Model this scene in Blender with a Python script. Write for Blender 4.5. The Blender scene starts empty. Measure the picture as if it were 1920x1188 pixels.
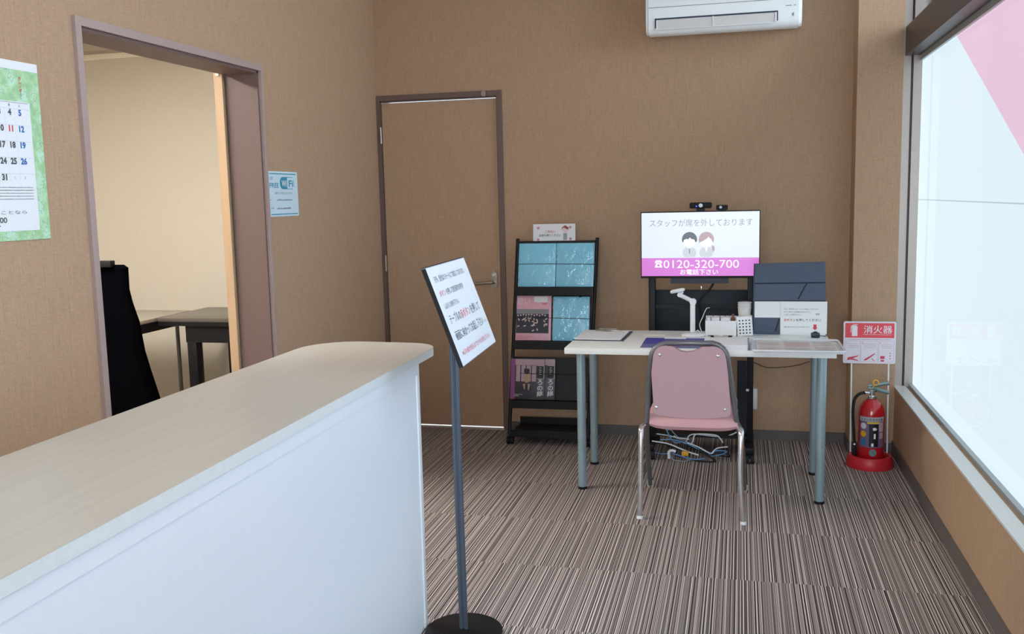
import bpy, bmesh, math, random
from mathutils import Vector, Matrix
random.seed(7)
sc = bpy.context.scene
COL = sc.collection
PI = math.pi

# ------------------------------------------------------------------ camera
def cam_axes(yaw, pit, rol):
    cy, sy, cp, sp, cr, sr = math.cos(yaw), math.sin(yaw), math.cos(pit), math.sin(pit), math.cos(rol), math.sin(rol)
    fw = Vector((sy*cp, cy*cp, -sp)); rt = Vector((cy, -sy, 0)); up = rt.cross(fw)
    return cr*rt + sr*up, -sr*rt + cr*up, fw
CAM_Z = 1.362
r_, u_, f_ = cam_axes(math.radians(-13.76292), math.radians(7.24831), math.radians(-1.3263))
cd = bpy.data.cameras.new('camera'); cam = bpy.data.objects.new('camera', cd); COL.objects.link(cam)
cd.sensor_width = 36; cd.lens = 1759.19/1920*36; cd.clip_start = 0.05
m3 = Matrix((r_, u_, -f_)).transposed()
cam.matrix_world = Matrix.Translation((0, 0, CAM_Z)) @ m3.to_4x4()
sc.camera = cam

# ------------------------------------------------------------------ look
sc.view_settings.view_transform = 'Standard'
sc.view_settings.look = 'None'
sc.view_settings.gamma = 1
sc.view_settings.use_curve_mapping = False
sc.view_settings.exposure = 0.08
sc.cycles.use_denoising = True
sc.cycles.max_bounces = 10
sc.cycles.diffuse_bounces = 6
sc.cycles.sample_clamp_indirect = 8

# levels of the light
SKY = 10.0            # overcast sky outside the clear panes
FILM_GLOW = 0.94           # emission of the window film, standing in for daylight through it
ADDED_LAMP = 5.0           # unseen ceiling panels added to brighten the reception
ADDED_LAMP_SIDE = 88      # unseen lamp added to brighten the side room

def lin(c):
    c = c/255.0
    return c/12.92 if c <= 0.04045 else ((c+0.055)/1.055)**2.4
def L(rgb): return (lin(rgb[0]), lin(rgb[1]), lin(rgb[2]), 1)

w = bpy.data.worlds.new('sky'); sc.world = w; w.use_nodes = True
bg = w.node_tree.nodes['Background']
wn = w.node_tree; tc = wn.nodes.new('ShaderNodeTexCoord'); sx = wn.nodes.new('ShaderNodeSeparateXYZ')
rp = wn.nodes.new('ShaderNodeValToRGB')
wn.links.new(tc.outputs['Generated'], sx.inputs[0]); wn.links.new(sx.outputs['Z'], rp.inputs[0])
rp.color_ramp.elements[0].position = 0.0; rp.color_ramp.elements[0].color = (0.76, 0.89, 1.0, 1)
rp.color_ramp.elements[1].position = 1.0; rp.color_ramp.elements[1].color = (0.66, 0.83, 1.0, 1)
wn.links.new(rp.outputs[0], bg.inputs[0]); bg.inputs[1].default_value = SKY

# ------------------------------------------------------------------ materials
MATS = {}
def nodes(m):
    m.use_nodes = True; t = m.node_tree
    return t, t.nodes['Principled BSDF']
def mat(name, rgb, rough=0.5, metal=0.0, spec=0.5, var=0.06, scale=60, bump=0.0, coat=0.0, emit=None, es=0, trans=0):
    if name in MATS: return MATS[name]
    m = bpy.data.materials.new(name); t, b = nodes(m)
    tc = t.nodes.new('ShaderNodeTexCoord'); n = t.nodes.new('ShaderNodeTexNoise')
    n.inputs['Scale'].default_value = scale; n.inputs['Detail'].default_value = 3
    t.links.new(tc.outputs['Object'], n.inputs['Vector'])
    mx = t.nodes.new('ShaderNodeMix'); mx.data_type = 'RGBA'
    c = L(rgb)
    mx.inputs['A'].default_value = tuple(x*(1-var) for x in c[:3])+(1,)
    mx.inputs['B'].default_value = tuple(min(1, x*(1+var)) for x in c[:3])+(1,)
    t.links.new(n.outputs['Fac'], mx.inputs['Factor']); t.links.new(mx.outputs['Result'], b.inputs['Base Color'])
    b.inputs['Roughness'].default_value = rough; b.inputs['Metallic'].default_value = metal
    b.inputs['Specular IOR Level'].default_value = spec
    b.inputs['Coat Weight'].default_value = coat; b.inputs['Coat Roughness'].default_value = 0.08
    if trans: b.inputs['Transmission Weight'].default_value = trans
    if emit:
        b.inputs['Emission Color'].default_value = L(emit); b.inputs['Emission Strength'].default_value = es
    if bump:
        bp = t.nodes.new('ShaderNodeBump'); bp.inputs['Strength'].default_value = bump; bp.inputs['Distance'].default_value = 0.002
        t.links.new(n.outputs['Fac'], bp.inputs['Height']); t.links.new(bp.outputs[0], b.inputs['Normal'])
    MATS[name] = m
    return m
def wallpaper(name, rgb, amp=0.10):
    m = bpy.data.materials.new(name); t, b = nodes(m); N = t.nodes; K = t.links
    tc = N.new('ShaderNodeTexCoord'); s = N.new('ShaderNodeSeparateXYZ'); K.new(tc.outputs['Object'], s.inputs[0])
    a = N.new('ShaderNodeMath'); a.operation = 'ADD'; K.new(s.outputs['X'], a.inputs[0]); K.new(s.outputs['Y'], a.inputs[1])
    facs = []
    for sh, sz, det in ((260, 9, 3), (30, 300, 3), (500, 60, 2)):
        c1 = N.new('ShaderNodeMath'); c1.operation = 'MULTIPLY'; c1.inputs[1].default_value = sh; K.new(a.outputs[0], c1.inputs[0])
        c2 = N.new('ShaderNodeMath'); c2.operation = 'MULTIPLY'; c2.inputs[1].default_value = sz; K.new(s.outputs['Z'], c2.inputs[0])
        cb = N.new('ShaderNodeCombineXYZ'); K.new(c1.outputs[0], cb.inputs[0]); K.new(c2.outputs[0], cb.inputs[1])
        nz = N.new('ShaderNodeTexNoise'); nz.inputs['Scale'].default_value = 1; nz.inputs['Detail'].default_value = det
        K.new(cb.outputs[0], nz.inputs['Vector']); facs.append(nz.outputs['Fac'])
    ad = N.new('ShaderNodeMath'); ad.operation = 'ADD'; K.new(facs[0], ad.inputs[0]); K.new(facs[1], ad.inputs[1])
    ad2 = N.new('ShaderNodeMath'); ad2.operation = 'ADD'; K.new(ad.outputs[0], ad2.inputs[0]); K.new(facs[2], ad2.inputs[1])
    mr = N.new('ShaderNodeMapRange'); mr.inputs['From Min'].default_value = 1.1; mr.inputs['From Max'].default_value = 1.9
    mr.inputs['To Min'].default_value = 1-amp*1.6; mr.inputs['To Max'].default_value = 1+amp*1.6; K.new(ad2.outputs[0], mr.inputs['Value'])
    vm = N.new('ShaderNodeVectorMath'); vm.operation = 'SCALE'; vm.inputs[0].default_value = L(rgb)[:3]; K.new(mr.outputs[0], vm.inputs['Scale'])
    K.new(vm.outputs[0], b.inputs['Base Color']); b.inputs['Roughness'].default_value = 0.75; b.inputs['Specular IOR Level'].default_value = 0.25
    bp = N.new('ShaderNodeBump'); bp.inputs['Strength'].default_value = 0.25; bp.inputs['Distance'].default_value = 0.001
    K.new(ad2.outputs[0], bp.inputs['Height']); K.new(bp.outputs[0], b.inputs['Normal'])
    MATS[name] = m
    return m
def carpet():
    m = bpy.data.materials.new('striped_carpet'); t, b = nodes(m); N = t.nodes; K = t.links
    def math_(op, x, y=None):
        n = N.new('ShaderNodeMath'); n.operation = op
        for i, v in enumerate((x, y)):
            if v is None: continue
            if isinstance(v, (int, float)): n.inputs[i].default_value = v
            else: K.new(v, n.inputs[i])
        return n.outputs[0]
    tc = N.new('ShaderNodeTexCoord'); s = N.new('ShaderNodeSeparateXYZ'); K.new(tc.outputs['Object'], s.inputs[0])
    X, Y = s.outputs['X'], s.outputs['Y']
    # 50 cm tiles; object origin at the world origin
    row = math_('FLOOR', math_('DIVIDE', math_('SUBTRACT', Y, 2.775-0.5*10), 0.5))
    colm = math_('FLOOR', math_('DIVIDE', math_('ADD', math_('ADD', X, 5.2), math_('MULTIPLY', row, 0.25)), 0.5))
    idn = math_('ADD', math_('MULTIPLY', row, 7.31), math_('MULTIPLY', colm, 13.7))
    def n1(scale, off, det):
        nz = N.new('ShaderNodeTexNoise'); nz.noise_dimensions = '1D'; nz.inputs['Scale'].default_value = 1; nz.inputs['Detail'].default_value = det
        nz.inputs['Roughness'].default_value = 0.7
        K.new(math_('ADD', math_('MULTIPLY', X, scale), math_('ADD', idn, off)), nz.inputs['W']); return nz.outputs['Fac']
    a = n1(210, 0, 1); c = n1(70, 50, 1)
    st = math_('ADD', math_('MULTIPLY', a, 0.82), math_('MULTIPLY', c, 0.18))
    r = N.new('ShaderNodeValToRGB'); K.new(st, r.inputs[0])
    e = r.color_ramp.elements; e[0].position = 0.37; e[0].color = L((50, 46, 49)); e[1].position = 0.65; e[1].color = L((222, 209, 201))
    for p, c_ in ((0.435, (80, 72, 73)), (0.475, (138, 127, 124)), (0.53, (152, 140, 136)), (0.575, (192, 179, 171))):
        q = e.new(p); q.color = L(c_)
    # pile speckle
    nz = N.new('ShaderNodeTexNoise'); nz.inputs['Scale'].default_value = 330; nz.inputs['Detail'].default_value = 2
    K.new(tc.outputs['Object'], nz.inputs['Vector'])
    wn_ = N.new('ShaderNodeTexWhiteNoise'); wn_.noise_dimensions = '1D'; K.new(idn, wn_.inputs['W'])
    g = math_('ADD', math_('MULTIPLY', nz.outputs['Fac'], 0.55), math_('MULTIPLY', wn_.outputs['Value'], 0.12))
    g = math_('ADD', g, 0.68)
    vm = N.new('ShaderNodeVectorMath'); vm.operation = 'SCALE'; K.new(r.outputs[0], vm.inputs[0]); K.new(g, vm.inputs['Scale'])
    K.new(vm.outputs[0], b.inputs['Base Color']); b.inputs['Roughness'].default_value = 0.95; b.inputs['Specular IOR Level'].default_value = 0.1
    bp = N.new('ShaderNodeBump'); bp.inputs['Strength'].default_value = 0.5; bp.inputs['Distance'].default_value = 0.002
    K.new(math_('ADD', nz.outputs['Fac'], st), bp.inputs['Height']); K.new(bp.outputs[0], b.inputs['Normal'])
    return m
def wood(name, rgb, rough=0.4, axis='Y', amp=0.06):
    m = bpy.data.materials.new(name); t, b = nodes(m); N = t.nodes; K = t.links
    tc = N.new('ShaderNodeTexCoord'); mp = N.new('ShaderNodeMapping')
    mp.inputs['Scale'].default_value = {'Y': (60, 3, 60), 'X': (3, 60, 60), 'Z': (60, 60, 3)}[axis]
    K.new(tc.outputs['Object'], mp.inputs[0]); nz = N.new('ShaderNodeTexNoise'); nz.inputs['Scale'].default_value = 1; nz.inputs['Detail'].default_value = 4
    K.new(mp.outputs[0], nz.inputs['Vector'])
    mr = N.new('ShaderNodeMapRange'); mr.inputs['From Min'].default_value = 0.3; mr.inputs['From Max'].default_value = 0.7
    mr.inputs['To Min'].default_value = 1-amp; mr.inputs['To Max'].default_value = 1+amp; K.new(nz.outputs['Fac'], mr.inputs['Value'])
    vm = N.new('ShaderNodeVectorMath'); vm.operation = 'SCALE'; vm.inputs[0].default_value = L(rgb)[:3]; K.new(mr.outputs[0], vm.inputs['Scale'])
    K.new(vm.outputs[0], b.inputs['Base Color']); b.inputs['Roughness'].default_value = rough
    MATS[name] = m
    return m
def glass(name, tint=(1, 1, 1), ior=1.45):
    m = bpy.data.materials.new(name); m.use_nodes = True; t = m.node_tree; t.nodes.clear()
    o = t.nodes.new('ShaderNodeOutputMaterial'); mx = t.nodes.new('ShaderNodeMixShader'); fr = t.nodes.new('ShaderNodeFresnel')
    tr = t.nodes.new('ShaderNodeBsdfTransparent'); gl = t.nodes.new('ShaderNodeBsdfGlossy'); fr.inputs[0].default_value = ior
    tr.inputs[0].default_value = tint+(1,); gl.inputs['Roughness'].default_value = 0.02
    t.links.new(fr.outputs[0], mx.inputs[0]); t.links.new(tr.outputs[0], mx.inputs[1]); t.links.new(gl.outputs[0], mx.inputs[2]); t.links.new(mx.outputs[0], o.inputs[0])
    MATS[name] = m
    return m

WALL = wallpaper('woven_brown_wallpaper', (183, 152, 124))
CREAM = wallpaper('cream_wallpaper', (206, 198, 184), 0.02)
CEIL = mat('ceiling_white', (232, 230, 224), 0.9)
CARPET = carpet()
TRIM = mat('brown_trim_paint', (112, 90, 84), 0.45)
CASING = mat('mauve_casing_paint', (176, 154, 148), 0.45)
DTRIM = mat('dark_trim_paint', (98, 74, 66), 0.45)
REVEAL = mat('door_reveal_paint', (112, 90, 84), 0.5)
LWOOD = wood('light_wood', (188, 156, 122), 0.5, 'Z')
BASEB = mat('grey_vinyl_baseboard', (104, 96, 92), 0.6)
ALU = mat('aluminium_frame', (178, 166, 158), 0.35, 0.3)
ALUD = mat('bronze_aluminium', (74, 62, 62), 0.4, 0.2)
SILL = mat('pale_sill', (214, 218, 218), 0.35)
WHITE = mat('white_laminate', (236, 238, 238), 0.35, var=0.02)
WHITEP = mat('white_plastic', (236, 238, 240), 0.35, var=0.02)
COUNTER = wood('beige_woodgrain_laminate', (204, 198, 188), 0.32, 'Y', 0.05)
BLACK = mat('black_powder_coat', (17, 18, 21), 0.5, spec=0.35)
BLACKM = mat('matt_black', (18, 18, 20), 0.7)
CHROME = mat('chrome', (236, 240, 244), 0.2, 1.0)
STEEL = mat('brushed_steel', (176, 170, 160), 0.3, 0.9)
GREYM = mat('grey_painted_metal', (120, 120, 124), 0.35, 0.5)
LEGM = mat('silver_painted_leg', (150, 172, 180), 0.35, 0.35)
PINK = mat('pink_fabric', (210, 164, 168), 0.8, bump=0.2, scale=300)
PINKB = mat('pink_back_shell', (206, 170, 178), 0.55)
RED = mat('red_gloss', (190, 22, 36), 0.2, coat=0.6)
REDP = mat('red_plastic', (205, 40, 50), 0.4)
PAPER = mat('white_paper', (238, 240, 242), 0.7, var=0.01)
GREYF = mat('grey_felt', (86, 97, 115), 0.9, bump=0.3, scale=400)
INK = mat('black_ink', (60, 60, 66), 0.8)
INKR = mat('red_ink', (222, 70, 84), 0.8)
INKB = mat('blue_ink', (60, 110, 180), 0.8)
FILMW = None

# ------------------------------------------------------------------ geometry helpers
def BM(): return bmesh.new()
def box(bm, x0, x1, y0, y1, z0, z1, bev=0, seg=2):
    if x1 < x0: x0, x1 = x1, x0
    if y1 < y0: y0, y1 = y1, y0
    if z1 < z0: z0, z1 = z1, z0
    vs = [bm.verts.new((x, y, z)) for x in (x0, x1) for y in (y0, y1) for z in (z0, z1)]
    fs = [bm.faces.new([vs[i] for i in f]) for f in ((0, 1, 3, 2), (4, 6, 7, 5), (0, 4, 5, 1), (2, 3, 7, 6), (0, 2, 6, 4), (1, 5, 7, 3))]
    if bev:
        es = list({e for f in fs for e in f.edges})
        bmesh.ops.bevel(bm, geom=es, offset=bev, segments=seg, affect='EDGES', profile=0.5)
    return vs
def frame_from(d):
    d = d.normalized(); a = Vector((0, 0, 1)) if abs(d.z) < 0.9 else Vector((1, 0, 0))
    u = d.cross(a).normalized(); return u, d.cross(u).normalized()
def tube(bm, pts, r, seg=10, closed=False, cap=True, flat=None):
    """sweep a circle (or an ellipse flat=(ru, rv)) along pts"""
    pts = [Vector(p) for p in pts]; n = len(pts); rings = []; pu = None
    for i, p in enumerate(pts):
        if closed: d = pts[(i+1) % n]-pts[i-1]
        else: d = pts[min(i+1, n-1)]-pts[max(i-1, 0)]
        if d.length < 1e-9: d = Vector((0, 0, 1))
        d.normalize()
        if pu is None: u, v = frame_from(d)
        else:
            u = pu-d*pu.dot(d)
            if u.length < 1e-6: u, v = frame_from(d)
            else: u.normalize()
            v = d.cross(u)
        pu = u; rr = r[i] if isinstance(r, (list, tuple)) else r
        ru, rv = (flat if flat else (rr, rr))
        rings.append([bm.verts.new(p+u*math.cos(2*PI*k/seg)*ru+v*math.sin(2*PI*k/seg)*rv) for k in range(seg)])
    for i in range(n if closed else n-1):
        a, b = rings[i], rings[(i+1) % n]
        for k in range(seg): bm.faces.new((a[k], a[(k+1) % seg], b[(k+1) % seg], b[k]))
    if cap and not closed:
        bm.faces.new(rings[0][::-1]); bm.faces.new(rings[-1])
def cyl(bm, p0, p1, r, seg=20): tube(bm, [p0, p1], r, seg)
def lathe(bm, prof, c=(0, 0), seg=32, axis='Z', o=(0, 0, 0)):
    rings = []
    for r, z in prof:
        ring = []
        for k in range(seg):
            a = 2*PI*k/seg; q = (c[0]+r*math.cos(a), c[1]+r*math.sin(a), z)
            if axis == 'Y': q = (o[0]+r*math.cos(a), o[1]+z, o[2]+r*math.sin(a))
            if axis == 'X': q = (o[0]+z, o[1]+r*math.cos(a), o[2]+r*math.sin(a))
            ring.append(bm.verts.new(q))
        rings.append(ring)
    for a, b in zip(rings, rings[1:]):
        for k in range(seg): bm.faces.new((a[k], a[(k+1) % seg], b[(k+1) % seg], b[k]))
    if prof[0][0] > 1e-6: bm.faces.new(rings[0][::-1])
    if prof[-1][0] > 1e-6: bm.faces.new(rings[-1])
    bmesh.ops.remove_doubles(bm, verts=bm.verts, dist=1e-6)
def prism(bm, poly, a0, a1, plane='XY'):
    """extrude a 2D polygon; plane XY -> z, XZ -> y, YZ -> x"""
    def P(u, v, w):
        return {'XY': (u, v, w), 'XZ': (u, w, v), 'YZ': (w, u, v)}[plane]
    A = [bm.verts.new(P(u, v, a0)) for u, v in poly]; B = [bm.verts.new(P(u, v, a1)) for u, v in poly]
    n = len(poly)
    bm.faces.new(A[::-1]); bm.faces.new(B)
    for i in range(n): bm.faces.new((A[i], A[(i+1) % n], B[(i+1) % n], B[i]))
def arcp(cx, cy, r, a0, a1, n=8):
    return [(cx+r*math.cos(math.radians(a0+(a1-a0)*i/n)), cy+r*math.sin(math.radians(a0+(a1-a0)*i/n))) for i in range(n+1)]
def rrect(x0, x1, y0, y1, r, n=6):
    return arcp(x1-r, y0+r, r, -90, 0, n)+arcp(x1-r, y1-r, r, 0, 90, n)+arcp(x0+r, y1-r, r, 90, 180, n)+arcp(x0+r, y0+r, r, 180, 270, n)
def bez(pts, n=8):
    """Catmull-Rom through points"""
    P = [Vector(p) for p in pts]; out = []
    for i in range(len(P)-1):
        p0, p1, p2, p3 = P[max(i-1, 0)], P[i], P[i+1], P[min(i+2, len(P)-1)]
        for k in range(n):
            t = k/n; out.append(0.5*((2*p1)+(p2-p0)*t+(2*p0-5*p1+4*p2-p3)*t*t+(3*p1-p0-3*p2+p3)*t**3))
    out.append(P[-1]); return out
def smooth(me, ang=40):
    for p in me.polygons: p.use_smooth = True
    try: me.set_sharp_from_angle(angle=math.radians(ang))
    except Exception: pass
def obj(name, bm, m, parent=None, world=True, sm=True, mods=None):
    bmesh.ops.recalc_face_normals(bm, faces=bm.faces)
    if parent is None:
        xs = [v.co for v in bm.verts]
        o3 = Vector(((min(v.x for v in xs)+max(v.x for v in xs))/2, (min(v.y for v in xs)+max(v.y for v in xs))/2, min(v.z for v in xs)))
        for v in bm.verts: v.co -= o3
    me = bpy.data.meshes.new(name); bm.to_mesh(me); bm.free()
    o = bpy.data.objects.new(name, me); COL.objects.link(o)
    if sm: smooth(me)
    me.materials.append(m)
    if parent is None: o.location = o3
    else:
        o.parent = parent
        if world:
            base = parent
            mw = Matrix.Identity(4)
            chain = []
            while base: chain.append(base); base = base.parent
            for b in reversed(chain): mw = mw @ Matrix.LocRotScale(b.location, b.rotation_euler, None)
            me.transform(mw.inverted())
    return o
def tag(o, label, cat, group=None):
    o['label'] = label; o['category'] = cat
    if group: o['group'] = group
    return o
def thing(name, label, cat, loc=(0, 0, 0), rot=(0, 0, 0), group=None):
    o = bpy.data.objects.new(name, None); COL.objects.link(o); o.location = loc; o.rotation_euler = rot
    o.empty_display_size = 0.1
    return tag(o, label, cat, group)
def struct(name, bm, m, parent=None, origin=False):
    if origin:
        bmesh.ops.recalc_face_normals(bm, faces=bm.faces)
        me = bpy.data.meshes.new(name); bm.to_mesh(me); bm.free(); o = bpy.data.objects.new(name, me); COL.objects.link(o); me.materials.append(m)
    else: o = obj(name, bm, m, parent)
    if parent is None: o['kind'] = 'structure'
    return o
def sroot(name, loc):
    o = bpy.data.objects.new(name, None); COL.objects.link(o); o.location = loc; o['kind'] = 'structure'; return o
def kid(name, m, parent, *boxes, bev=0, world=True):
    out = None
    for b in boxes:
        bm = BM(); box(bm, *b, bev=bev); o = obj(name, bm, m, parent, world); out = out or o
    return out

# text as flat meshes: add_text(bm, string, origin, right vector, up vector, size, align, bold)
def add_text(bm, s, o, rt, up, size, align='LEFT', bold=0.0, sx=1.0, width=None):
    cu = bpy.data.curves.new('t', 'FONT'); cu.body = s; cu.size = size; cu.align_x = align; cu.offset = bold*size; cu.resolution_u = 3
    ob = bpy.data.objects.new('t', cu); COL.objects.link(ob)
    bpy.context.view_layer.update()
    dg = bpy.context.evaluated_depsgraph_get(); me = bpy.data.meshes.new_from_object(ob.evaluated_get(dg))
    o = Vector(o); rt = Vector(rt).normalized(); up = Vector(up).normalized()
    if width and len(me.vertices):
        xs = [v.co.x for v in me.vertices]; sx = width/max(1e-6, max(xs)-min(xs))
    vs = [bm.verts.new(o+rt*(v.co.x*sx)+up*v.co.y) for v in me.vertices]
    for p in me.polygons:
        try: bm.faces.new([vs[i] for i in p.vertices])
        except ValueError: pass
    bpy.data.objects.remove(ob); bpy.data.curves.remove(cu); bpy.data.meshes.remove(me)
def flatpoly(bm, pts2, o, rt, up, d=0.0):
    o = Vector(o); rt = Vector(rt).normalized(); up = Vector(up).normalized(); n = rt.cross(up)
    bm.faces.new([bm.verts.new(o+rt*a+up*b+n*d) for a, b in pts2])
def rect2(x0, x1, y0, y1): return [(x0, y0), (x1, y0), (x1, y1), (x0, y1)]
def disc2(cx, cy, r, n=20, ry=None): return [(cx+r*math.cos(2*PI*k/n), cy+(ry or r)*math.sin(2*PI*k/n)) for k in range(n)]
def lines(bm, o, rt, up, x0, x1, y, h):
    """a row of small irregular print strokes standing for unreadably small print"""
    x = x0
    while x < x1:
        ww = h*random.uniform(0.35, 0.9)
        flatpoly(bm, rect2(x, min(x+ww, x1), y, y+h*random.uniform(0.5, 1)), o, rt, up); x += ww+h*0.25

# ================================================================== SETTING
XL, XR, YB = -2.07, 0.775, 5.25
CH = 2.62
bm = BM(); box(bm, XL-2.7, XR+0.1, -1.7, 5.75, -0.05, 0); struct('floor', bm, CARPET, origin=True)
bm = BM(); box(bm, XL-0.16, XR+0.2, -1.7, 5.45, CH, CH+0.06); struct('ceiling', bm, CEIL)
# left wall with the doorway (opening y 2.69..3.855, z..1.94)
OY0, OY1, OZ, OD = 2.69, 3.855, 1.94, 0.155
bm = BM()
box(bm, XL-OD, XL, -1.7, OY0, 0, CH); box(bm, XL-OD, XL, OY1, YB+0.15, 0, CH); box(bm, XL-OD, XL, OY0, OY1, OZ, CH)
struct('wall_left', bm, WALL, origin=True)
# back wall with the closed door's hole (x -2.048..-1.345, z..1.935)
DX0, DX1, DZ = -2.048, -1.345, 1.935
bm = BM(); box(bm, XL, DX0, YB, YB+0.15, 0, CH); box(bm, DX1, XR+0.2, YB, YB+0.15, 0, CH); box(bm, DX0, DX1, YB, YB+0.15, DZ, CH)
struct('wall_back', bm, WALL, origin=True)
# pier between back wall and window
bm = BM(); box(bm, 0.560, XR, 5.065, YB, 0, CH); o = struct('wall_pier', bm, WALL, origin=True)
# right wall: sill wall, head
WZ0, WZ1 = 0.355, 2.60
bm = BM(); box(bm, XR, XR+0.14, -1.7, YB, 0, WZ0); box(bm, XR, XR+0.14, 5.09, YB, WZ0, CH); box(bm, XR, XR+0.14, -1.7, -1.45, WZ0, CH)
struct('wall_right', bm, WALL, origin=True)
# front wall (behind the camera) with a shop window opening added for daylight
bm = BM(); box(bm, XL-0.16, XR+0.14, -1.8, -1.7, 0, 0.3); box(bm, XL-0.16, XR+0.14, -1.8, -1.7, 2.4, CH)
box(bm, XL-0.16, -1.1, -1.8, -1.7, 0.3, 2.4); box(bm, XR-0.1, XR+0.14, -1.8, -1.7, 0.3, 2.4)
struct('wall_front', bm, WALL, origin=True)
# baseboards
bm = BM(); box(bm, -1.315, 0.56, YB-0.008, YB, 0, 0.056); box(bm, 0.552, 0.56, 5.065, YB, 0, 0.056); box(bm, 0.552, XR, 5.057, 5.065, 0, 0.056); struct('baseboard_back', bm, BASEB)
bm = BM(); box(bm, XR-0.008, XR, -1.7, 5.057, 0, 0.07); struct('baseboard_right', bm, BASEB)
bm = BM(); box(bm, XL, XL+0.008, -1.7, OY0-0.03, 0, 0.06); box(bm, XL, XL+0.008, OY1+0.03, YB, 0, 0.06); struct('baseboard_left', bm, BASEB)

# side room
bm = BM(); box(bm, XL-2.7, XL-OD, 5.6, 5.7, 0, 2.5); struct('wall_side_back', bm, CREAM, origin=True)
bm = BM(); box(bm, XL-2.7, XL-2.6, 1.5, 5.6, 0, 2.5); struct('wall_side_left', bm, CREAM, origin=True)
bm = BM(); box(bm, XL-2.7, XL-OD, 1.4, 1.5, 0, 2.5); struct('wall_side_front', bm, CREAM, origin=True)
bm = BM(); box(bm, XL-OD-0.03, XL-OD-0.0005, 1.5, OY0, 0, 2.5); box(bm, XL-OD-0.03, XL-OD-0.0005, 4.6, 5.6, 0, 2.5); box(bm, XL-OD-0.03, XL-OD-0.0005, OY0, 4.6, OZ+0.06, 2.5); struct('wall_side_right', bm, CREAM, origin=True)
bm = BM(); box(bm, XL-2.7, XL-OD, 1.4, 5.7, 2.45, 2.5); struct('ceiling_side', bm, CEIL)
bm = BM(); box(bm, XL-2.6, XL-OD-0.03, 5.46, 5.6, 2.37, 2.45); struct('trim_1', bm, mat('soffit_grey', (176, 164, 150), 0.8))
bm = BM(); box(bm, XL-2.6, XL-OD-0.03, 5.585, 5.6, 2.336, 2.37); struct('trim_2', bm, mat('cornice_white', (246, 242, 226), 0.6))

# doorway lining and casing
r = sroot('door_2', (XL, (OY0+OY1)/2, 0))
kid('casing', CASING, r, (XL, XL+0.014, OY0-0.028, OY0, 0, OZ+0.028), (XL, XL+0.014, OY1, OY1+0.018, 0, OZ+0.028), (XL, XL+0.014, OY0, OY1, OZ, OZ+0.028))
kid('jamb', REVEAL, r, (XL-OD, XL, OY0-0.001, OY0+0.012, 0, OZ), (XL-OD, XL, OY1-0.012, OY1+0.001, 0, OZ), (XL-OD, XL, OY0, OY1, OZ-0.012, OZ+0.001))
s = kid('sliding_door', mat('door_leaf_beige', (206, 190, 160), 0.5), r, (XL-OD-0.046, XL-OD-0.008, OY1-0.012, OY1+0.68, 0.01, 2.0))
kid('edge_strip', LWOOD, s, (XL-OD-0.047, XL-OD-0.007, OY1-0.028, OY1-0.0125, 0.01, 2.0))
kid('latch', WHITEP, s, (XL-OD-0.034, XL-OD-0.020, OY1-0.034, OY1-0.0285, 1.925, 1.952))

# closed door
r = sroot('door_1', (-1.69, YB, 0))
kid('frame', TRIM, r, (-2.069, DX0, YB-0.012, YB, 0, 1.965), (DX1, -1.315, YB-0.012, YB, 0, 1.965), (DX0, DX1, YB-0.012, YB, DZ, 1.965))
kid('jamb', DTRIM, r, (DX0-0.0005, DX0+0.006, YB-0.0005, YB+0.10, 0, DZ), (DX1-0.006, DX1+0.0005, YB-0.0005, YB+0.10, 0, DZ), (DX0, DX1, YB-0.0005, YB+0.10, DZ-0.008, DZ+0.0005))
lf = kid('door_leaf', WALL, r, (DX0+0.014, DX1-0.015, YB+0.006, YB+0.042, 0.018, DZ-0.013))
kid('edge_strip', LWOOD, lf, (DX0+0.0065, DX0+0.0138, YB+0.004, YB+0.04, 0.018, DZ-0.013), (DX1-0.0148, DX1-0.0065, YB+0.004, YB+0.04, 0.018, DZ-0.013))
kid('threshold', mat('threshold_metal', (196, 180, 168), 0.4, 0.5), r, (DX0, DX1, YB-0.002, YB+0.04, 0, 0.012))
for z0 in (1.69, 0.945):
    bm = BM(); cyl(bm, (DX0+0.002, YB-0.013, z0), (DX0+0.002, YB-0.013, z0+0.095), 0.006, 10); box(bm, DX0-0.004, DX0+0.004, YB-0.013, YB-0.004, z0, z0+0.095); obj('hinge', bm, STEEL, r)
bm = BM(); prism(bm, rrect(-1.405, -1.368, 0.845, 0.945, 0.018), YB-0.006, YB+0.0055, 'XZ'); hd = obj('handle_plate', bm, STEEL, lf)
bm = BM(); cyl(bm, (-1.387, YB-0.006, 0.922), (-1.387, YB-0.014, 0.922), 0.011, 18); box(bm, -1.3885, -1.3855, YB-0.0148, YB-0.014, 0.915, 0.929); obj('lock_cylinder', bm, CHROME, hd)
bm = BM(); tube(bm, bez([(-1.387, YB-0.006, 0.878), (-1.387, YB-0.045, 0.878), (-1.405, YB-0.052, 0.878), (-1.44, YB-0.052, 0.876), (-1.488, YB-0.048, 0.872)], 6), 0.009, 12); obj('lever', bm, STEEL, hd)
bm = BM(); prism(bm, rrect(-1.428, -1.402, 1.932, 1.962, 0.008), YB-0.03, YB-0.0125, 'XZ'); cyl(bm, (-1.415, YB-0.03, 1.95), (-1.415, YB-0.034, 1.95), 0.008, 14); obj('door_catch', bm, STEEL, r)

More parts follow.
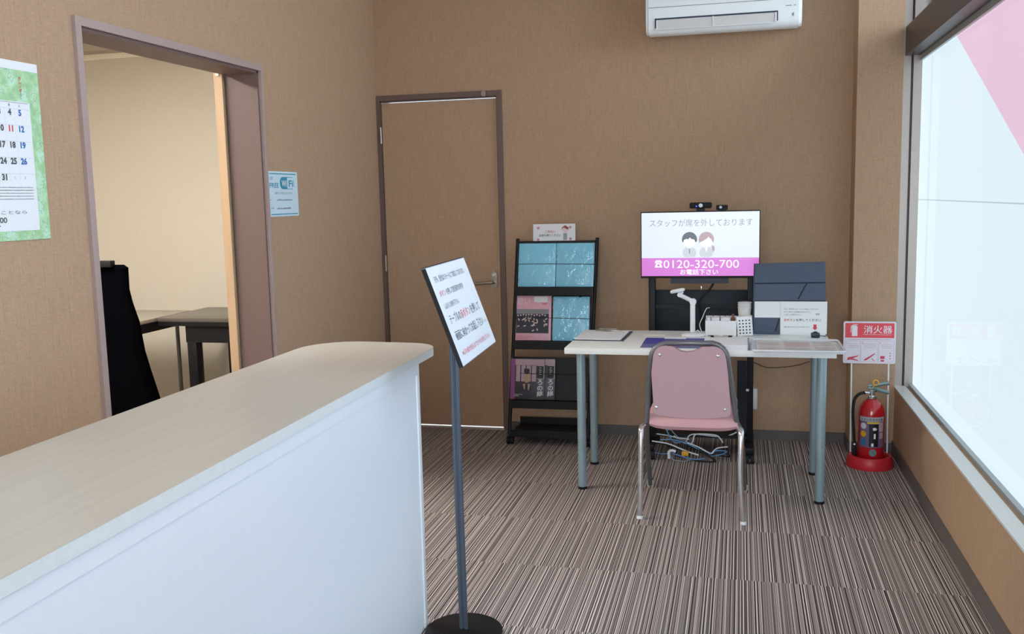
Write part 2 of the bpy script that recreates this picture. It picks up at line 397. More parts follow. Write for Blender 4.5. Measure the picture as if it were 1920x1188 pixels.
# ------------------------------------------------------------------ window on the right
GX = 0.86
def film_mat():
    m = bpy.data.materials.new('window_film'); t, b = nodes(m); N = t.nodes; K = t.links
    tc = N.new('ShaderNodeTexCoord'); s = N.new('ShaderNodeSeparateXYZ'); K.new(tc.outputs['Object'], s.inputs[0])
    def M_(op, x, y=None):
        n = N.new('ShaderNodeMath'); n.operation = op
        for i, v in enumerate((x, y)):
            if v is None: continue
            if isinstance(v, (int, float)): n.inputs[i].default_value = v
            else: K.new(v, n.inputs[i])
        return n.outputs[0]
    Y, Z = s.outputs['Y'], s.outputs['Z']
    # printed pink wedge above a slanting edge through (y 4.40, z 2.03) and (y 3.27, z 1.458)
    above = M_('GREATER_THAN', Z, M_('ADD', M_('MULTIPLY', M_('SUBTRACT', Y, 3.27), 0.506), 1.458))
    seam = M_('LESS_THAN', M_('ABSOLUTE', M_('SUBTRACT', Z, 1.306)), 0.0022)
    nz = N.new('ShaderNodeTexNoise'); nz.inputs['Scale'].default_value = 1.1; K.new(tc.outputs['Object'], nz.inputs['Vector'])
    base = N.new('ShaderNodeMix'); base.data_type = 'RGBA'; base.inputs['A'].default_value = L((214, 236, 248)); base.inputs['B'].default_value = L((226, 241, 250)); K.new(nz.outputs['Fac'], base.inputs['Factor'])
    pk = N.new('ShaderNodeMix'); pk.data_type = 'RGBA'; pk.inputs['A'].default_value = L((222, 190, 214)); pk.inputs['B'].default_value = L((232, 200, 220)); K.new(nz.outputs['Fac'], pk.inputs['Factor'])
    mx = N.new('ShaderNodeMix'); mx.data_type = 'RGBA'; K.new(above, mx.inputs['Factor']); K.new(base.outputs['Result'], mx.inputs['A']); K.new(pk.outputs['Result'], mx.inputs['B'])
    sm_ = N.new('ShaderNodeMix'); sm_.data_type = 'RGBA'; K.new(seam, sm_.inputs['Factor']); K.new(mx.outputs['Result'], sm_.inputs['A']); sm_.inputs['B'].default_value = L((176, 196, 204))
    b.inputs['Base Color'].default_value = (0.05, 0.05, 0.05, 1); b.inputs['Roughness'].default_value = 0.03; b.inputs['Specular IOR Level'].default_value = 0.04
    K.new(sm_.outputs['Result'], b.inputs['Emission Color']); b.inputs['Emission Strength'].default_value = FILM_GLOW  # the film emits light itself in place of daylight shining through
    return m
FILMW = film_mat()
CLEAR = glass('clear_glass')
wn0 = sroot('window_1', (XR+0.07, 2.0, WZ0))
WY0, WY1 = -1.45, 5.09
TZ0, TZ1 = 2.0, 2.145
kid('window_sill', SILL, wn0, (XR-0.004, XR+0.052, WY0, WY1, WZ0-0.004, WZ0+0.004))
kid('frame_rail', mat('frame_rail_grey', (160, 168, 172), 0.35, 0.3), wn0, (XR+0.066, GX+0.03, WY0, WY1, WZ0-0.01, WZ0+0.016))
kid('sill_groove', ALUD, wn0, (XR+0.052, XR+0.066, WY0, WY1, WZ0-0.01, WZ0-0.002))
kid('jamb', ALU, wn0, (XR-0.004, XR+0.035, WY1-0.022, WY1+0.001, WZ0, CH), (XR+0.045, GX+0.03, WY1-0.03, WY1+0.001, WZ0, CH))
kid('jamb_groove', ALUD, wn0, (XR+0.035, XR+0.045, WY1-0.012, WY1, WZ0, CH), (XR-0.008, XR-0.003, WY1-0.002, WY1+0.03, WZ0, CH))
kid('transom', ALUD, wn0, (XR+0.005, GX+0.03, WY0, WY1-0.03, TZ0+0.008, TZ1))
kid('transom_glazing_bead', mat('bead_grey', (176, 184, 184), 0.4), wn0, (GX-0.012, GX+0.02, WY0, WY1-0.03, TZ0+0.012-0.03, TZ0+0.010))
kid('head_rail', ALUD, wn0, (XR+0.03, GX+0.03, WY0, WY1-0.03, 2.56, CH))
MY = 2.68
kid('mullion', ALU, wn0, (XR+0.02, GX+0.03, MY-0.04, MY, WZ0+0.006, CH), (XR+0.02, GX+0.03, WY0, WY0+0.04, WZ0+0.006, CH), (XR+0.02, GX+0.03, 0.42, 0.46, WZ0+0.006, CH))
TY = 1.80  # unseen near end of the window, panes divided to balance the daylight
for y0, y1 in ((MY, WY1-0.03), (0.46, TY-0.04)):
    bm = BM(); box(bm, GX, GX+0.006, y0, y1, WZ0+0.016, TZ0-0.018)
    o = obj('film_pane', bm, FILMW, wn0)
    # texture in world metres: the object's origin sits at the world origin
    o.data.transform(Matrix.Translation(wn0.location)); o.location = -Vector(wn0.location)
kid('mullion', ALU, wn0, (XR+0.02, GX+0.03, TY-0.04, TY, WZ0+0.006, CH))
kid('added_tinted_pane', glass('dimming_glass', (0.62, 0.70, 0.76)), wn0, (GX, GX+0.006, TY, MY-0.04, WZ0+0.016, TZ0))  # unseen pane added to pass daylight to the counter, tint sets its level
kid('added_tinted_pane', glass('dark_dimming_glass', (0.40, 0.45, 0.49)), wn0, (GX, GX+0.006, WY0+0.04, 0.42, WZ0+0.016, TZ0))  # unseen pane, darker tint added to hold back the near daylight
for a, b_, c, d in ((WY0+0.04, 0.42, TZ1, 2.56), (0.46, MY-0.04, TZ1, 2.56), (MY, WY1-0.03, TZ1, 2.56)):
    kid('pane', CLEAR, wn0, (GX, GX+0.006, a, b_, c, d))
# unseen shop window behind the camera, added to bring in daylight
wn1 = sroot('added_shop_window', (-0.21, -1.75, 0.3))
kid('frame', ALUD, wn1, (-1.1, XR-0.1, -1.78, -1.72, 0.3, 0.34), (-1.1, XR-0.1, -1.78, -1.72, 2.36, 2.4), (-1.1, -1.06, -1.78, -1.72, 0.34, 2.36), (XR-0.14, XR-0.1, -1.78, -1.72, 0.34, 2.36), (-0.24, -0.20, -1.78, -1.72, 0.34, 2.36))
kid('pane', CLEAR, wn1, (-1.06, -0.24, -1.753, -1.747, 0.34, 2.36)); kid('pane', CLEAR, wn1, (-0.20, XR-0.14, -1.753, -1.747, 0.34, 2.36))
# portals that guide the sky light through the clear panes
def portal(name, loc, rot, sx_, sy_):
    ld = bpy.data.lights.new(name, 'AREA'); ld.shape = 'RECTANGLE'; ld.size = sx_; ld.size_y = sy_; ld.cycles.is_portal = True
    o = bpy.data.objects.new(name, ld); COL.objects.link(o); o.location = loc; o.rotation_euler = rot; return o
portal('sky_portal', (GX+0.05, (WY0+0.44)/2, 1.48), (0, PI/2, 0), 2.2, 0.44-WY0)
portal('sky_portal.003', (GX+0.05, (TY+MY)/2, 1.2), (0, PI/2, 0), 1.62, MY-TY)
portal('sky_portal.001', (-0.21, -1.79, 1.35), (PI/2, 0, 0), 1.8, 2.1)
portal('sky_portal.002', (GX+0.05, (0.44+WY1)/2, 2.35), (0, PI/2, 0), 0.42, WY1-0.44)
# pavement outside
bm = BM(); box(bm, -14, 16, -14, 16, -0.30, -0.14); struct('ground', bm, mat('pavement', (150, 150, 148), 0.9, bump=0.2, scale=12))

# ceiling lamps out of view, added to light the rooms
def added_ceiling_light(x, y, zc, lw, ll, e, label, col=(255, 250, 240)):
    t = thing('added_ceiling_light', label, 'light', (x, y, zc))
    kid('frame', WHITEP, t, (x-lw/2-0.02, x+lw/2+0.02, y-ll/2-0.02, y+ll/2+0.02, zc-0.03, zc-0.001))
    mm = mat('added_lamp_diffuser_%d' % int(e*10), (240, 240, 240), 0.5, emit=col, es=e)
    kid('diffuser', mm, t, (x-lw/2, x+lw/2, y-ll/2, y+ll/2, zc-0.034, zc-0.0302))
added_ceiling_light(-0.9, 1.1, CH, 0.3, 1.2, ADDED_LAMP, 'unseen white fill panel added on the ceiling above the reception counter')
added_ceiling_light(0.0, 1.1, CH, 0.3, 1.2, ADDED_LAMP, 'unseen white fill panel added on the ceiling above the aisle beside the window')
added_ceiling_light(-3.3, 3.2, 2.45, 0.3, 1.2, ADDED_LAMP_SIDE, 'unseen white ceiling light added to brighten the side room', (250, 248, 242))

# ================================================================== RECEPTION COUNTER
t = thing('reception_counter', 'long white reception counter with beige woodgrain top and rounded end', 'counter', (-0.962, 2.83, 0), (0, 0, math.radians(1.0)))
CZ = 0.885
poly = [(-0.458, -3.1), (-0.003, -3.1), (-0.003, -0.02)]+arcp(-0.118, 0.012, 0.115, 0, 90, 10)+arcp(-0.29, -0.023, 0.165, 85, 180, 12)
bm = BM(); prism(bm, poly, CZ-0.001, CZ, 'XY'); obj('countertop', bm, COUNTER, t, False)
bm = BM(); prism(bm, [(a*1.0, b) for a, b in poly], CZ-0.026, CZ-0.001, 'XY'); obj('edge_band', bm, mat('white_edge_band', (226, 228, 222), 0.35), t, False)
bm = BM(); box(bm, -0.028, -0.014, -3.1, -0.125, 0.0, CZ-0.026); obj('front_panel', bm, WHITE, t, False)
bm = BM(); box(bm, -0.43, -0.010, -0.125, -0.10, 0, CZ-0.026, bev=0.002); obj('end_panel', bm, WHITE, t, False)
bm = BM(); box(bm, -0.028, -0.010, -3.1, -0.125, CZ-0.062, CZ-0.0262); obj('top_rail', bm, WHITE, t, False)
bm = BM(); box(bm, -0.43, -0.41, -3.1, -0.126, 0, CZ-0.0262); obj('rear_panel', bm, WHITE, t, False)

# ================================================================== SIGN STAND
t = thing('sign_stand', 'black floor stand with tilted white notice board beside the counter end', 'sign', (-0.842, 2.70, 0))
bm = BM(); lathe(bm, [(0.0, 0.0), (0.121, 0.0), (0.123, 0.003), (0.122, 0.009), (0.115, 0.013), (0.0, 0.014)], (-0.842, 2.70), 48); obj('base', bm, BLACK, t)
bm = BM(); cyl(bm, (-0.8495, 2.70, 0.0142), (-0.8485, 2.68, 1.02), 0.0068, 16); cyl(bm, (-0.8345, 2.70, 0.0142), (-0.8335, 2.68, 1.02), 0.0068, 16)
prism(bm, [(2.697, 0.0145), (2.703, 0.0145), (2.683, 1.01), (2.677, 1.01)], -0.8455, -0.8375, 'YZ'); obj('pole', bm, mat('pole_grey', (92, 100, 110), 0.35, 0.5), t)
bc = Vector((-0.794, 2.64, 1.042)); yaw = math.radians(93.06); tl = math.radians(19.95)
bd = bpy.data.objects.new('board', bpy.data.meshes.new('board'))
n = Vector((math.sin(yaw)*math.cos(tl), -math.cos(yaw)*math.cos(tl), math.sin(tl))); u = Vector((math.cos(yaw), math.sin(yaw), 0)); v = n.cross(u)
BW, BH = 0.445, 0.285
def onboard(bm, x0, x1, y0, y1, d0, d1):
    vs = []
    for a in (x0, x1):
        for b_ in (y0, y1):
            for c in (d0, d1): vs.append(bm.verts.new(bc+u*a+v*b_+n*c))
    for f in ((0, 1, 3, 2), (4, 6, 7, 5), (0, 4, 5, 1), (2, 3, 7, 6), (0, 2, 6, 4), (1, 5, 7, 3)): bm.faces.new([vs[i] for i in f])
bm = BM(); onboard(bm, -BW/2-0.002, BW/2+0.002, -BH/2-0.002, BH/2+0.002, -0.008, -0.001); bd = obj('board', bm, mat('board_frame_grey', (150, 160, 176), 0.35, 0.2), t)
bm = BM(); onboard(bm, -BW/2, BW/2, -BH/2, BH/2, -0.0005, 0.0005); obj('notice_sheet', bm, PAPER, bd)
bm = BM(); onboard(bm, -BW/2-0.004, -BW/2-0.002, -BH/2-0.002, BH/2, -0.011, 0.001); onboard(bm, -BW/2, BW/2, BH/2+0.002, BH/2+0.004, -0.011, 0.0); onboard(bm, -0.03, 0.03, -0.05, 0.03, -0.03, -0.0082); obj('rear_edge', bm, BLACK, bd)
def bt(bm, s, x, y, size, width=None, bold=0.01): add_text(bm, s, bc+u*x+v*y+n*0.0012, u, v, size, 'LEFT', bold, width=width)
bm = BM()
bt(bm, '只今、受付はリモートにて対応しております。', -0.185, 0.098, 0.020, 0.345)
bt(bm, 'を押して担当者をお呼び', -0.115, 0.056, 0.020, 0.20)
bt(bm, 'しばらくお待ち下さい。', -0.185, 0.020, 0.018, 0.16)
bt(bm, 'テーブルの', -0.185, -0.024, 0.030, 0.125)
bt(bm, 'を押して', 0.065, -0.024, 0.030, 0.115)
bt(bm, '画面に向かってお話し下さい', -0.185, -0.072, 0.030, 0.345)
bt(bm, 'マイク', 0.175, -0.07, 0.010)
obj('lettering', bm, mat('faded_ink', (128, 136, 138), 0.8), bd)
bm = BM()
bt(bm, 'ボタン', -0.185, 0.056, 0.020, 0.06); bt(bm, '赤ボタン', -0.055, -0.024, 0.030, 0.115)
bt(bm, '※係の者が出るまで少々お待ち下さい', -0.185, -0.118, 0.018, 0.36)
obj('red_lettering', bm, mat('faded_red_ink', (232, 140, 152), 0.8), bd)

# ================================================================== DESK
t = thing('desk', 'white rectangular desk on four round silver legs', 'desk', (-0.185, 4.40, 0))
DT = 0.685
bm = BM(); box(bm, -0.768, 0.398, 4.11, 4.69, DT-0.027, DT, bev=0.0015); obj('tabletop', bm, wood('white_stained_wood', (240, 243, 240), 0.4, 'X', 0.02), t)
for x, y in ((-0.712, 4.225), (-0.719, 4.640), (0.345, 4.185), (0.350, 4.625)):
    bm = BM(); cyl(bm, (x, y, 0.012), (x, y, DT-0.0272), 0.0205 if y < 4.4 else 0.0195, 24); lg = obj('leg', bm, LEGM, t)
    bm = BM(); lathe(bm, [(0.021, 0), (0.0225, 0.004), (0.021, 0.0118)], (x, y), 24); obj('foot', bm, BLACK, lg)

# ================================================================== CHAIR
t = thing('stacking_chair', 'pink padded stacking chair with chrome legs, its back to the camera', 'chair', (-0.195, 4.08, 0))
cx = -0.195
def back_y(z): return 3.955-(z-0.375)*0.20
pth = []
FL = [(-0.405, 4.315, 0.008), (-0.402, 4.22, 0.12), (-0.394, 4.05, 0.30), (-0.383, back_y(0.40), 0.40), (-0.377, back_y(0.50), 0.50), (-0.369, back_y(0.62), 0.62), (-0.358, back_y(0.69), 0.69)]
pts = bez(FL, 5)
arcL = [(-0.358+0.0, 0.69)]
for a in (160, 140, 120, 100): pts.append(Vector((-0.285+0.074*math.cos(math.radians(a)), back_y(0.69), 0.683+0.066*math.sin(math.radians(a)))))
pts += [Vector((-0.25, back_y(0.75), 0.7505)), Vector((-0.203, back_y(0.75), 0.752)), Vector((-0.155, back_y(0.75), 0.751))]
for a in (80, 60, 40, 20): pts.append(Vector((-0.122+0.074*math.cos(math.radians(a)), back_y(0.69), 0.686+0.066*math.sin(math.radians(a)))))
FR = [(-0.048, back_y(0.69), 0.69), (-0.038, back_y(0.62), 0.62), (-0.022, back_y(0.50), 0.50), (-0.008, back_y(0.40), 0.40), (0.010, 4.05, 0.30), (0.022, 4.22, 0.12), (0.026, 4.315, 0.008)]
pts += bez(FR, 5)
bm = BM(); tube(bm, pts, 0.0115, 12); fr = obj('frame', bm, GREYM, t)
for x, y in ((-0.405, 4.322), (0.026, 4.322)):
    bm = BM(); cyl(bm, (x, y, 0), (x, y-0.004, 0.022), 0.0145, 14); obj('foot', bm, WHITEP, fr)
for side, (xb, xt, xf) in enumerate(((-0.406, -0.402, -0.372), (0.020, 0.008, -0.016))):
    bm = BM()
    tube(bm, bez([(xb, 3.852, 0.004), (xt-0.001, 3.868, 0.2), (xt, 3.882, 0.345), (xt, 3.90, 0.383), (xt*0.6+xf*0.4, 3.95, 0.390), (xf, 4.10, 0.385), (xf, 4.30, 0.382)], 6), 0.0, 14, flat=(0.0095, 0.012)); lg = obj('leg', bm, CHROME, t)
    bm = BM(); cyl(bm, (xb, 3.851, 0), (xb, 3.853, 0.012), 0.0135, 14); obj('foot', bm, WHITEP, lg)
# seat cushion
bm = BM(); box(bm, -0.382, -0.008, 3.945, 4.36, 0.392, 0.440, bev=0.022, seg=4); obj('seat', bm, PINK, t)
# back shell with hand dip
P = [(-0.352, 0.45)]+arcp(-0.33, 0.452, 0.022, 180, 250, 4)
P += [(-0.26, 0.424), (-0.195, 0.420), (-0.12, 0.424)]+arcp(-0.055, 0.454, 0.022, 290, 360, 4)
P += [(-0.045, 0.62), (-0.053, 0.688)]+arcp(-0.105, 0.690, 0.050, 5, 90, 6)+[(-0.148, 0.738), (-0.165, 0.728), (-0.185, 0.717), (-0.212, 0.713), (-0.238, 0.717), (-0.256, 0.728), (-0.268, 0.738)]+arcp(-0.30, 0.690, 0.050, 90, 175, 6)+[(-0.359, 0.62)]
bm = BM()
A = [bm.verts.new((x, back_y(z)-0.012, z)) for x, z in P]; B = [bm.verts.new((x, back_y(z)-0.004, z)) for x, z in P]
bm.faces.new(A[::-1]); bm.faces.new(B)
for i in range(len(P)): bm.faces.new((A[i], A[(i+1) % len(P)], B[(i+1) % len(P)], B[i]))
sh = obj('back_shell', bm, PINKB, t)
bm = BM()
def pads(off, s): return [bm.verts.new((cx+(x-cx)*s, back_y(z)+off, 0.58+(z-0.58)*s)) for x, z in P]
R0 = pads(-0.003, 0.99); R1 = pads(0.018, 1.0); R2 = pads(0.032, 0.90)
for a, b_ in ((R0, R1), (R1, R2)):
    for i in range(len(P)): bm.faces.new((a[i], a[(i+1) % len(P)], b_[(i+1) % len(P)], b_[i]))
bm.faces.new(R0[::-1]); bm.faces.new(R2); obj('back_cushion', bm, PINK, t)
# rolled lower edge of the upholstery seen under the shell
bm = BM(); N_ = 14; rings = []
prof = [(3.952, 0.440), (3.944, 0.428), (3.926, 0.408), (3.922, 0.386), (3.935, 0.370), (3.96, 0.368), (3.985, 0.375), (3.985, 0.45)]
for i in range(N_+1):
    f = i/N_; x = -0.372+f*(0.366); k = 1-0.35*abs(2*f-1)**6
    rings.append([bm.verts.new((x, 3.95+(a-3.95)*k, 0.41+(b_-0.41)*k)) for a, b_ in prof])
for a, b_ in zip(rings, rings[1:]):
    for i in range(len(prof)): bm.faces.new((a[i], a[(i+1) % len(prof)], b_[(i+1) % len(prof)], b_[i]))
bm.faces.new(rings[0][::-1]); bm.faces.new(rings[-1]); obj('seat_roll', bm, PINK, t)
for x, z in ((-0.322, 0.701), (-0.085, 0.700), (-0.340, 0.468), (-0.058, 0.466)):
    bm = BM(); lathe(bm, [(0.0085, 0), (0.0075, -0.003), (0.004, -0.0055), (0, -0.006)], seg=14, axis='Y', o=(x, back_y(z)-0.0122, z)); obj('screw', bm, CHROME, sh)

# ================================================================== TELEVISION STAND + TELEVISION
t = thing('television_stand', 'black wheeled television stand behind the desk', 'stand', (-0.195, 4.93, 0))
for x0, x1 in ((-0.463, -0.430), (0.037, 0.070)):
    bm = BM(); box(bm, x0, x1, 4.895, 4.955, 0.07, 1.10, bev=0.002); obj('post', bm, BLACK, t)
    bm = BM(); box(bm, x0-0.005, x1+0.005, 4.74, 5.12, 0.055, 0.085, bev=0.003); ft = obj('foot', bm, BLACK, t)
    for yy in (4.765, 5.095):
        xm = (x0+x1)/2; bm = BM(); cyl(bm, (xm-0.022, yy, 0.025), (xm-0.004, yy, 0.025), 0.025, 20); cyl(bm, (xm+0.004, yy, 0.025), (xm+0.022, yy, 0.025), 0.025, 20)
        cyl(bm, (xm, yy, 0.025), (xm, yy, 0.056), 0.008, 10); obj('castor', bm, BLACKM, ft)
kid('back_panel', mat('dark_panel', (24, 32, 42), 0.5, spec=0.3), t, (-0.4298, 0.0368, 4.925, 4.935, 0.555, 0.866), bev=0.001)
kid('panel_rail', BLACK, t, (-0.4298, 0.0368, 4.915, 4.9245, 0.770, 0.790))
kid('shelf', BLACK, t, (-0.4298, 0.0368, 4.86, 5.10, 0.10, 0.115))
kid('mounting_plate', BLACK, t, (-0.4298, 0.0368, 4.925, 4.94, 1.02, 1.08))
kid('side_gusset', mat('dark_panel', (24, 32, 42), 0.5, spec=0.3), t, (-0.012, 0.036, 4.90, 4.924, 0.12, 0.50))
bm = BM(); box(bm, 0.0705, 0.072, 4.90, 4.915, 0.355, 0.372); box(bm, 0.034, 0.048, 4.8935, 4.8948, 0.345, 0.357); obj('label', bm, WHITEP, t)

t = thing('television', 'flat television showing a white and magenta absence notice', 'television', (-0.200, 4.86, 0.93))
def tv(x, z, d=0): return (x, 4.86+d, z)
kid('housing', BLACK, t, (-0.4985, 0.0955, 4.8605, 4.888, 0.933, 1.2725), bev=0.002)
kid('bezel', BLACKM, t, (-0.4985, 0.0955, 4.857, 4.8603, 0.933, 0.944), (-0.4985, 0.0955, 4.857, 4.8603, 1.2675, 1.2725), (-0.4985, -0.4945, 4.857, 4.8603, 0.944, 1.2675), (0.0915, 0.0955, 4.857, 4.8603, 0.944, 1.2675))
kid('speaker_bar', mat('dark_panel2', (44, 48, 62), 0.5), t, (-0.347, -0.057, 4.862, 4.885, 0.905, 0.932))
def scr(name, rgb, e=1.0):
    return mat(name, (8, 8, 8), 0.25, emit=rgb, es=e)
bm = BM(); flatpoly(bm, rect2(-0.4945, 0.0915, 1.0365, 1.2675), (0, 4.8602, 0), (1, 0, 0), (0, 0, 1)); s = obj('screen', bm, scr('screen_white', (220, 227, 244)), t)
bm = BM(); flatpoly(bm, rect2(-0.4945, 0.0915, 0.944, 1.0364), (0, 4.8602, 0), (1, 0, 0), (0, 0, 1)); obj('magenta_band', bm, scr('screen_magenta', (208, 112, 206)), s)
X_, Z_ = (1, 0, 0), (0, 0, 1)
bm = BM(); add_text(bm, 'スタッフが席を外しております', (-0.457, 4.8598, 1.199), X_, Z_, 0.040, 'LEFT', 0.0, width=0.512); obj('lettering', bm, scr('screen_grey', (140, 142, 152)), s)
bm = BM(); add_text(bm, '0120-320-700', (-0.385, 4.8598, 0.985), X_, Z_, 0.058, 'LEFT', 0.002, width=0.377)
add_text(bm, 'お電話下さい', (-0.302, 4.8598, 0.953), X_, Z_, 0.030, 'LEFT', 0.015, width=0.19)
# telephone pictogram
flatpoly(bm, [(-0.427, 1.010), (-0.427, 1.018), (-0.420, 1.025), (-0.397, 1.025), (-0.390, 1.018), (-0.390, 1.010), (-0.400, 1.010), (-0.401, 1.016), (-0.416, 1.016), (-0.417, 1.010)], (0, 4.8598, 0), X_, Z_)
flatpoly(bm, [(-0.428, 0.988), (-0.423, 1.004), (-0.414, 1.013), (-0.403, 1.013), (-0.394, 1.004), (-0.389, 0.988)], (0, 4.8598, 0), X_, Z_)
obj('white_lettering', bm, scr('screen_pure', (255, 244, 255)), s)
bm = BM(); flatpoly(bm, disc2(-0.4085, 0.999, 0.006), (0, 4.8595, 0), X_, Z_); obj('dial_hole', bm, scr('screen_magenta', (208, 112, 206)), s)
# two drawn receptionists
def face_fig(x, hair, tie, pony):
    bm = BM(); flatpoly(bm, disc2(x, 1.120, 0.031, 24, 0.029), (0, 4.8599, 0), X_, Z_); obj('drawn_face', bm, scr('screen_face', (244, 236, 234)), s)
    bm = BM(); flatpoly(bm, arcp(x, 1.130, 0.038, -14, 194, 18)+([(x-0.031, 1.114), (x-0.028, 1.128), (x-0.014, 1.134), (x-0.008, 1.130), (x+0.002, 1.140), (x+0.010, 1.132), (x+0.024, 1.130), (x+0.030, 1.114)] if not pony else [(x-0.036, 1.112), (x-0.020, 1.120), (x+0.000, 1.132), (x+0.010, 1.142), (x+0.024, 1.130), (x+0.032, 1.114)]), (0, 4.8596, 0), X_, Z_)
    if pony: flatpoly(bm, [(x+0.028, 1.100), (x+0.040, 1.094), (x+0.042, 1.080), (x+0.036, 1.064), (x+0.031, 1.074), (x+0.026, 1.088)], (0, 4.8594, 0), X_, Z_)
    obj('drawn_hair', bm, scr('hair_%s' % tie, hair), s)
    bm = BM(); flatpoly(bm, [(x-0.035, 1.060), (x-0.031, 1.078), (x-0.018, 1.091), (x, 1.084), (x+0.018, 1.091), (x+0.031, 1.078), (x+0.035, 1.060), (x+0.028, 1.043), (x+0.006, 1.039), (x, 1.043), (x-0.006, 1.039), (x-0.028, 1.043)], (0, 4.8597, 0), X_, Z_); obj('drawn_suit', bm, scr('screen_suit', (196, 200, 208)), s)
    bm = BM()
    if not pony: flatpoly(bm, [(x-0.003, 1.082), (x+0.003, 1.082), (x+0.003, 1.062), (x, 1.057), (x-0.003, 1.062)], (0, 4.8592, 0), X_, Z_); obj('drawn_tie', bm, scr('screen_tie', (110, 130, 170)), s)
    else: flatpoly(bm, [(x-0.007, 1.088), (x+0.007, 1.088), (x, 1.060)], (0, 4.8592, 0), X_, Z_); obj('drawn_collar', bm, scr('screen_face', (244, 236, 234)), s)
face_fig(-0.252, (76, 78, 90), 'dark', False)
face_fig(-0.168, (176, 148, 152), 'light', True)

t = thing('webcam', 'wide black webcam with blue light on top of the television', 'camera', (-0.196, 4.868, 1.273))
bm = BM(); box(bm, -0.252, -0.141, 4.852, 4.876, 1.286, 1.316, bev=0.008, seg=3); obj('body', bm, BLACKM, t)
bm = BM(); box(bm, -0.218, -0.176, 4.856, 4.8895, 1.2735, 1.2855, bev=0.002); obj('clip', bm, BLACK, t)
bm = BM(); cyl(bm, (-0.196, 4.852, 1.301), (-0.196, 4.8485, 1.301), 0.010, 20); obj('lens', bm, mat('lens_glass', (10, 12, 24), 0.08, spec=0.8), t)
bm = BM(); cyl(bm, (-0.217, 4.8519, 1.297), (-0.217, 4.8505, 1.297), 0.0035, 12); obj('indicator_light', bm, mat('blue_led', (20, 30, 120), emit=(90, 90, 255), es=2.0), t)
t = thing('webcam', 'small black box camera at the right end of the television top', 'camera', (-0.09, 4.87, 1.273))
bm = BM(); box(bm, -0.120, -0.063, 4.855, 4.885, 1.276, 1.301, bev=0.003); obj('body', bm, BLACKM, t)
bm = BM(); cyl(bm, (-0.098, 4.855, 1.290), (-0.098, 4.851, 1.290), 0.007, 16); obj('lens', bm, mat('lens_glass', (10, 12, 24)), t)
bm = BM(); box(bm, -0.112, -0.072, 4.862, 4.880, 1.2735, 1.2757); obj('foot', bm, BLACK, t)

# cables hanging below the television
bm = BM(); tube(bm, bez([(-0.128, 4.90, 0.925), (-0.135, 4.875, 0.90), (-0.155, 4.87, 0.87), (-0.185, 4.87, 0.84), (-0.205, 4.88, 0.81), (-0.200, 4.89, 0.76), (-0.185, 4.90, 0.70)], 6), 0.006, 8); tag(obj('cable', bm, BLACKM), 'thick black cable drooping below the television', 'cable')
bm = BM(); tube(bm, bez([(-0.146, 4.70, 0.80), (-0.158, 4.66, 0.802), (-0.168, 4.63, 0.785), (-0.176, 4.60, 0.765), (-0.186, 4.62, 0.742), (-0.190, 4.61, 0.725), (-0.182, 4.60, 0.70), (-0.176, 4.60, 0.690)], 6), 0.0022, 6); tag(obj('cable', bm, WHITEP), 'thin white cable rising behind the document camera', 'cable')
bm = BM(); box(bm, -0.196, -0.190, 4.868, 4.876, 0.872, 0.892, bev=0.0015); tag(obj('cable_plug', bm, CHROME), 'small metal plug hanging below the television', 'plug')

# ================================================================== THINGS ON THE DESK
D0 = DT+0.0004
t = thing('document_camera', 'white document camera with bent arm on round base', 'document camera', (-0.215, 4.52, D0))
bm = BM(); lathe(bm, [(0.0, D0), (0.052, D0), (0.056, D0+0.004), (0.055, D0+0.010), (0.046, D0+0.015), (0, D0+0.016)], (-0.215, 4.52), 40); obj('base', bm, WHITEP, t)
bm = BM(); box(bm, -0.231, -0.207, 4.508, 4.532, D0+0.0163, 0.842, bev=0.006, seg=3); obj('column', bm, WHITEP, t)
bm = BM(); lathe(bm, [(0.0155, -0.014), (0.0155, 0.014)], seg=24, axis='Y', o=(-0.2175, 4.52, 0.850)); tube(bm, [(-0.2175, 4.52, 0.851), (-0.250, 4.52, 0.868), (-0.278, 4.515, 0.882)], 0.0, 12, flat=(0.0085, 0.010)); lathe(bm, [(0.011, -0.011), (0.011, 0.011)], seg=20, axis='Y', o=(-0.280, 4.515, 0.884)); tube(bm, [(-0.280, 4.515, 0.884), (-0.268, 4.51, 0.900)], 0.009, 10); obj('arm', bm, WHITEP, t)
bm = BM(); tube(bm, [(-0.322, 4.50, 0.897), (-0.315, 4.50, 0.899), (-0.268, 4.50, 0.909), (-0.256, 4.50, 0.911)], [0.006, 0.009, 0.009, 0.006], 16, flat=None); hd = obj('camera_head', bm, WHITEP, t)
bm = BM(); cyl(bm, (-0.308, 4.50, 0.893), (-0.3065, 4.50, 0.8885), 0.006, 14); obj('lens', bm, mat('lens_glass', (10, 12, 24)), hd)
bm = BM(); tube(bm, bez([(-0.206, 4.525, 0.703), (-0.196, 4.53, 0.712), (-0.190, 4.535, 0.706), (-0.184, 4.54, 0.694)], 5), 0.0022, 6); obj('lead', bm, WHITEP, t)

t = thing('clipboard', 'clipboard with white sheet at the left end of the desk', 'clipboard', (-0.645, 4.48, D0), (0, 0, math.radians(-2.0)))
bm = BM(); box(bm, -0.118, 0.122, -0.152, 0.155, 0.0, 0.0035, bev=0.001); obj('board', bm, mat('clipboard_grey', (58, 66, 84), 0.5), t, False)
bm = BM(); box(bm, -0.112, 0.108, -0.143, 0.145, 0.0037, 0.0075); obj('sheet', bm, PAPER, t, False)
bm = BM(); box(bm, -0.06, 0.06, 0.122, 0.150, 0.0077, 0.012, bev=0.001); cyl(bm, (-0.045, 0.146, 0.014), (0.045, 0.146, 0.014), 0.005, 12); box(bm, -0.02, 0.02, 0.105, 0.14, 0.0122, 0.015, bev=0.001); obj('clip', bm, STEEL, t, False)

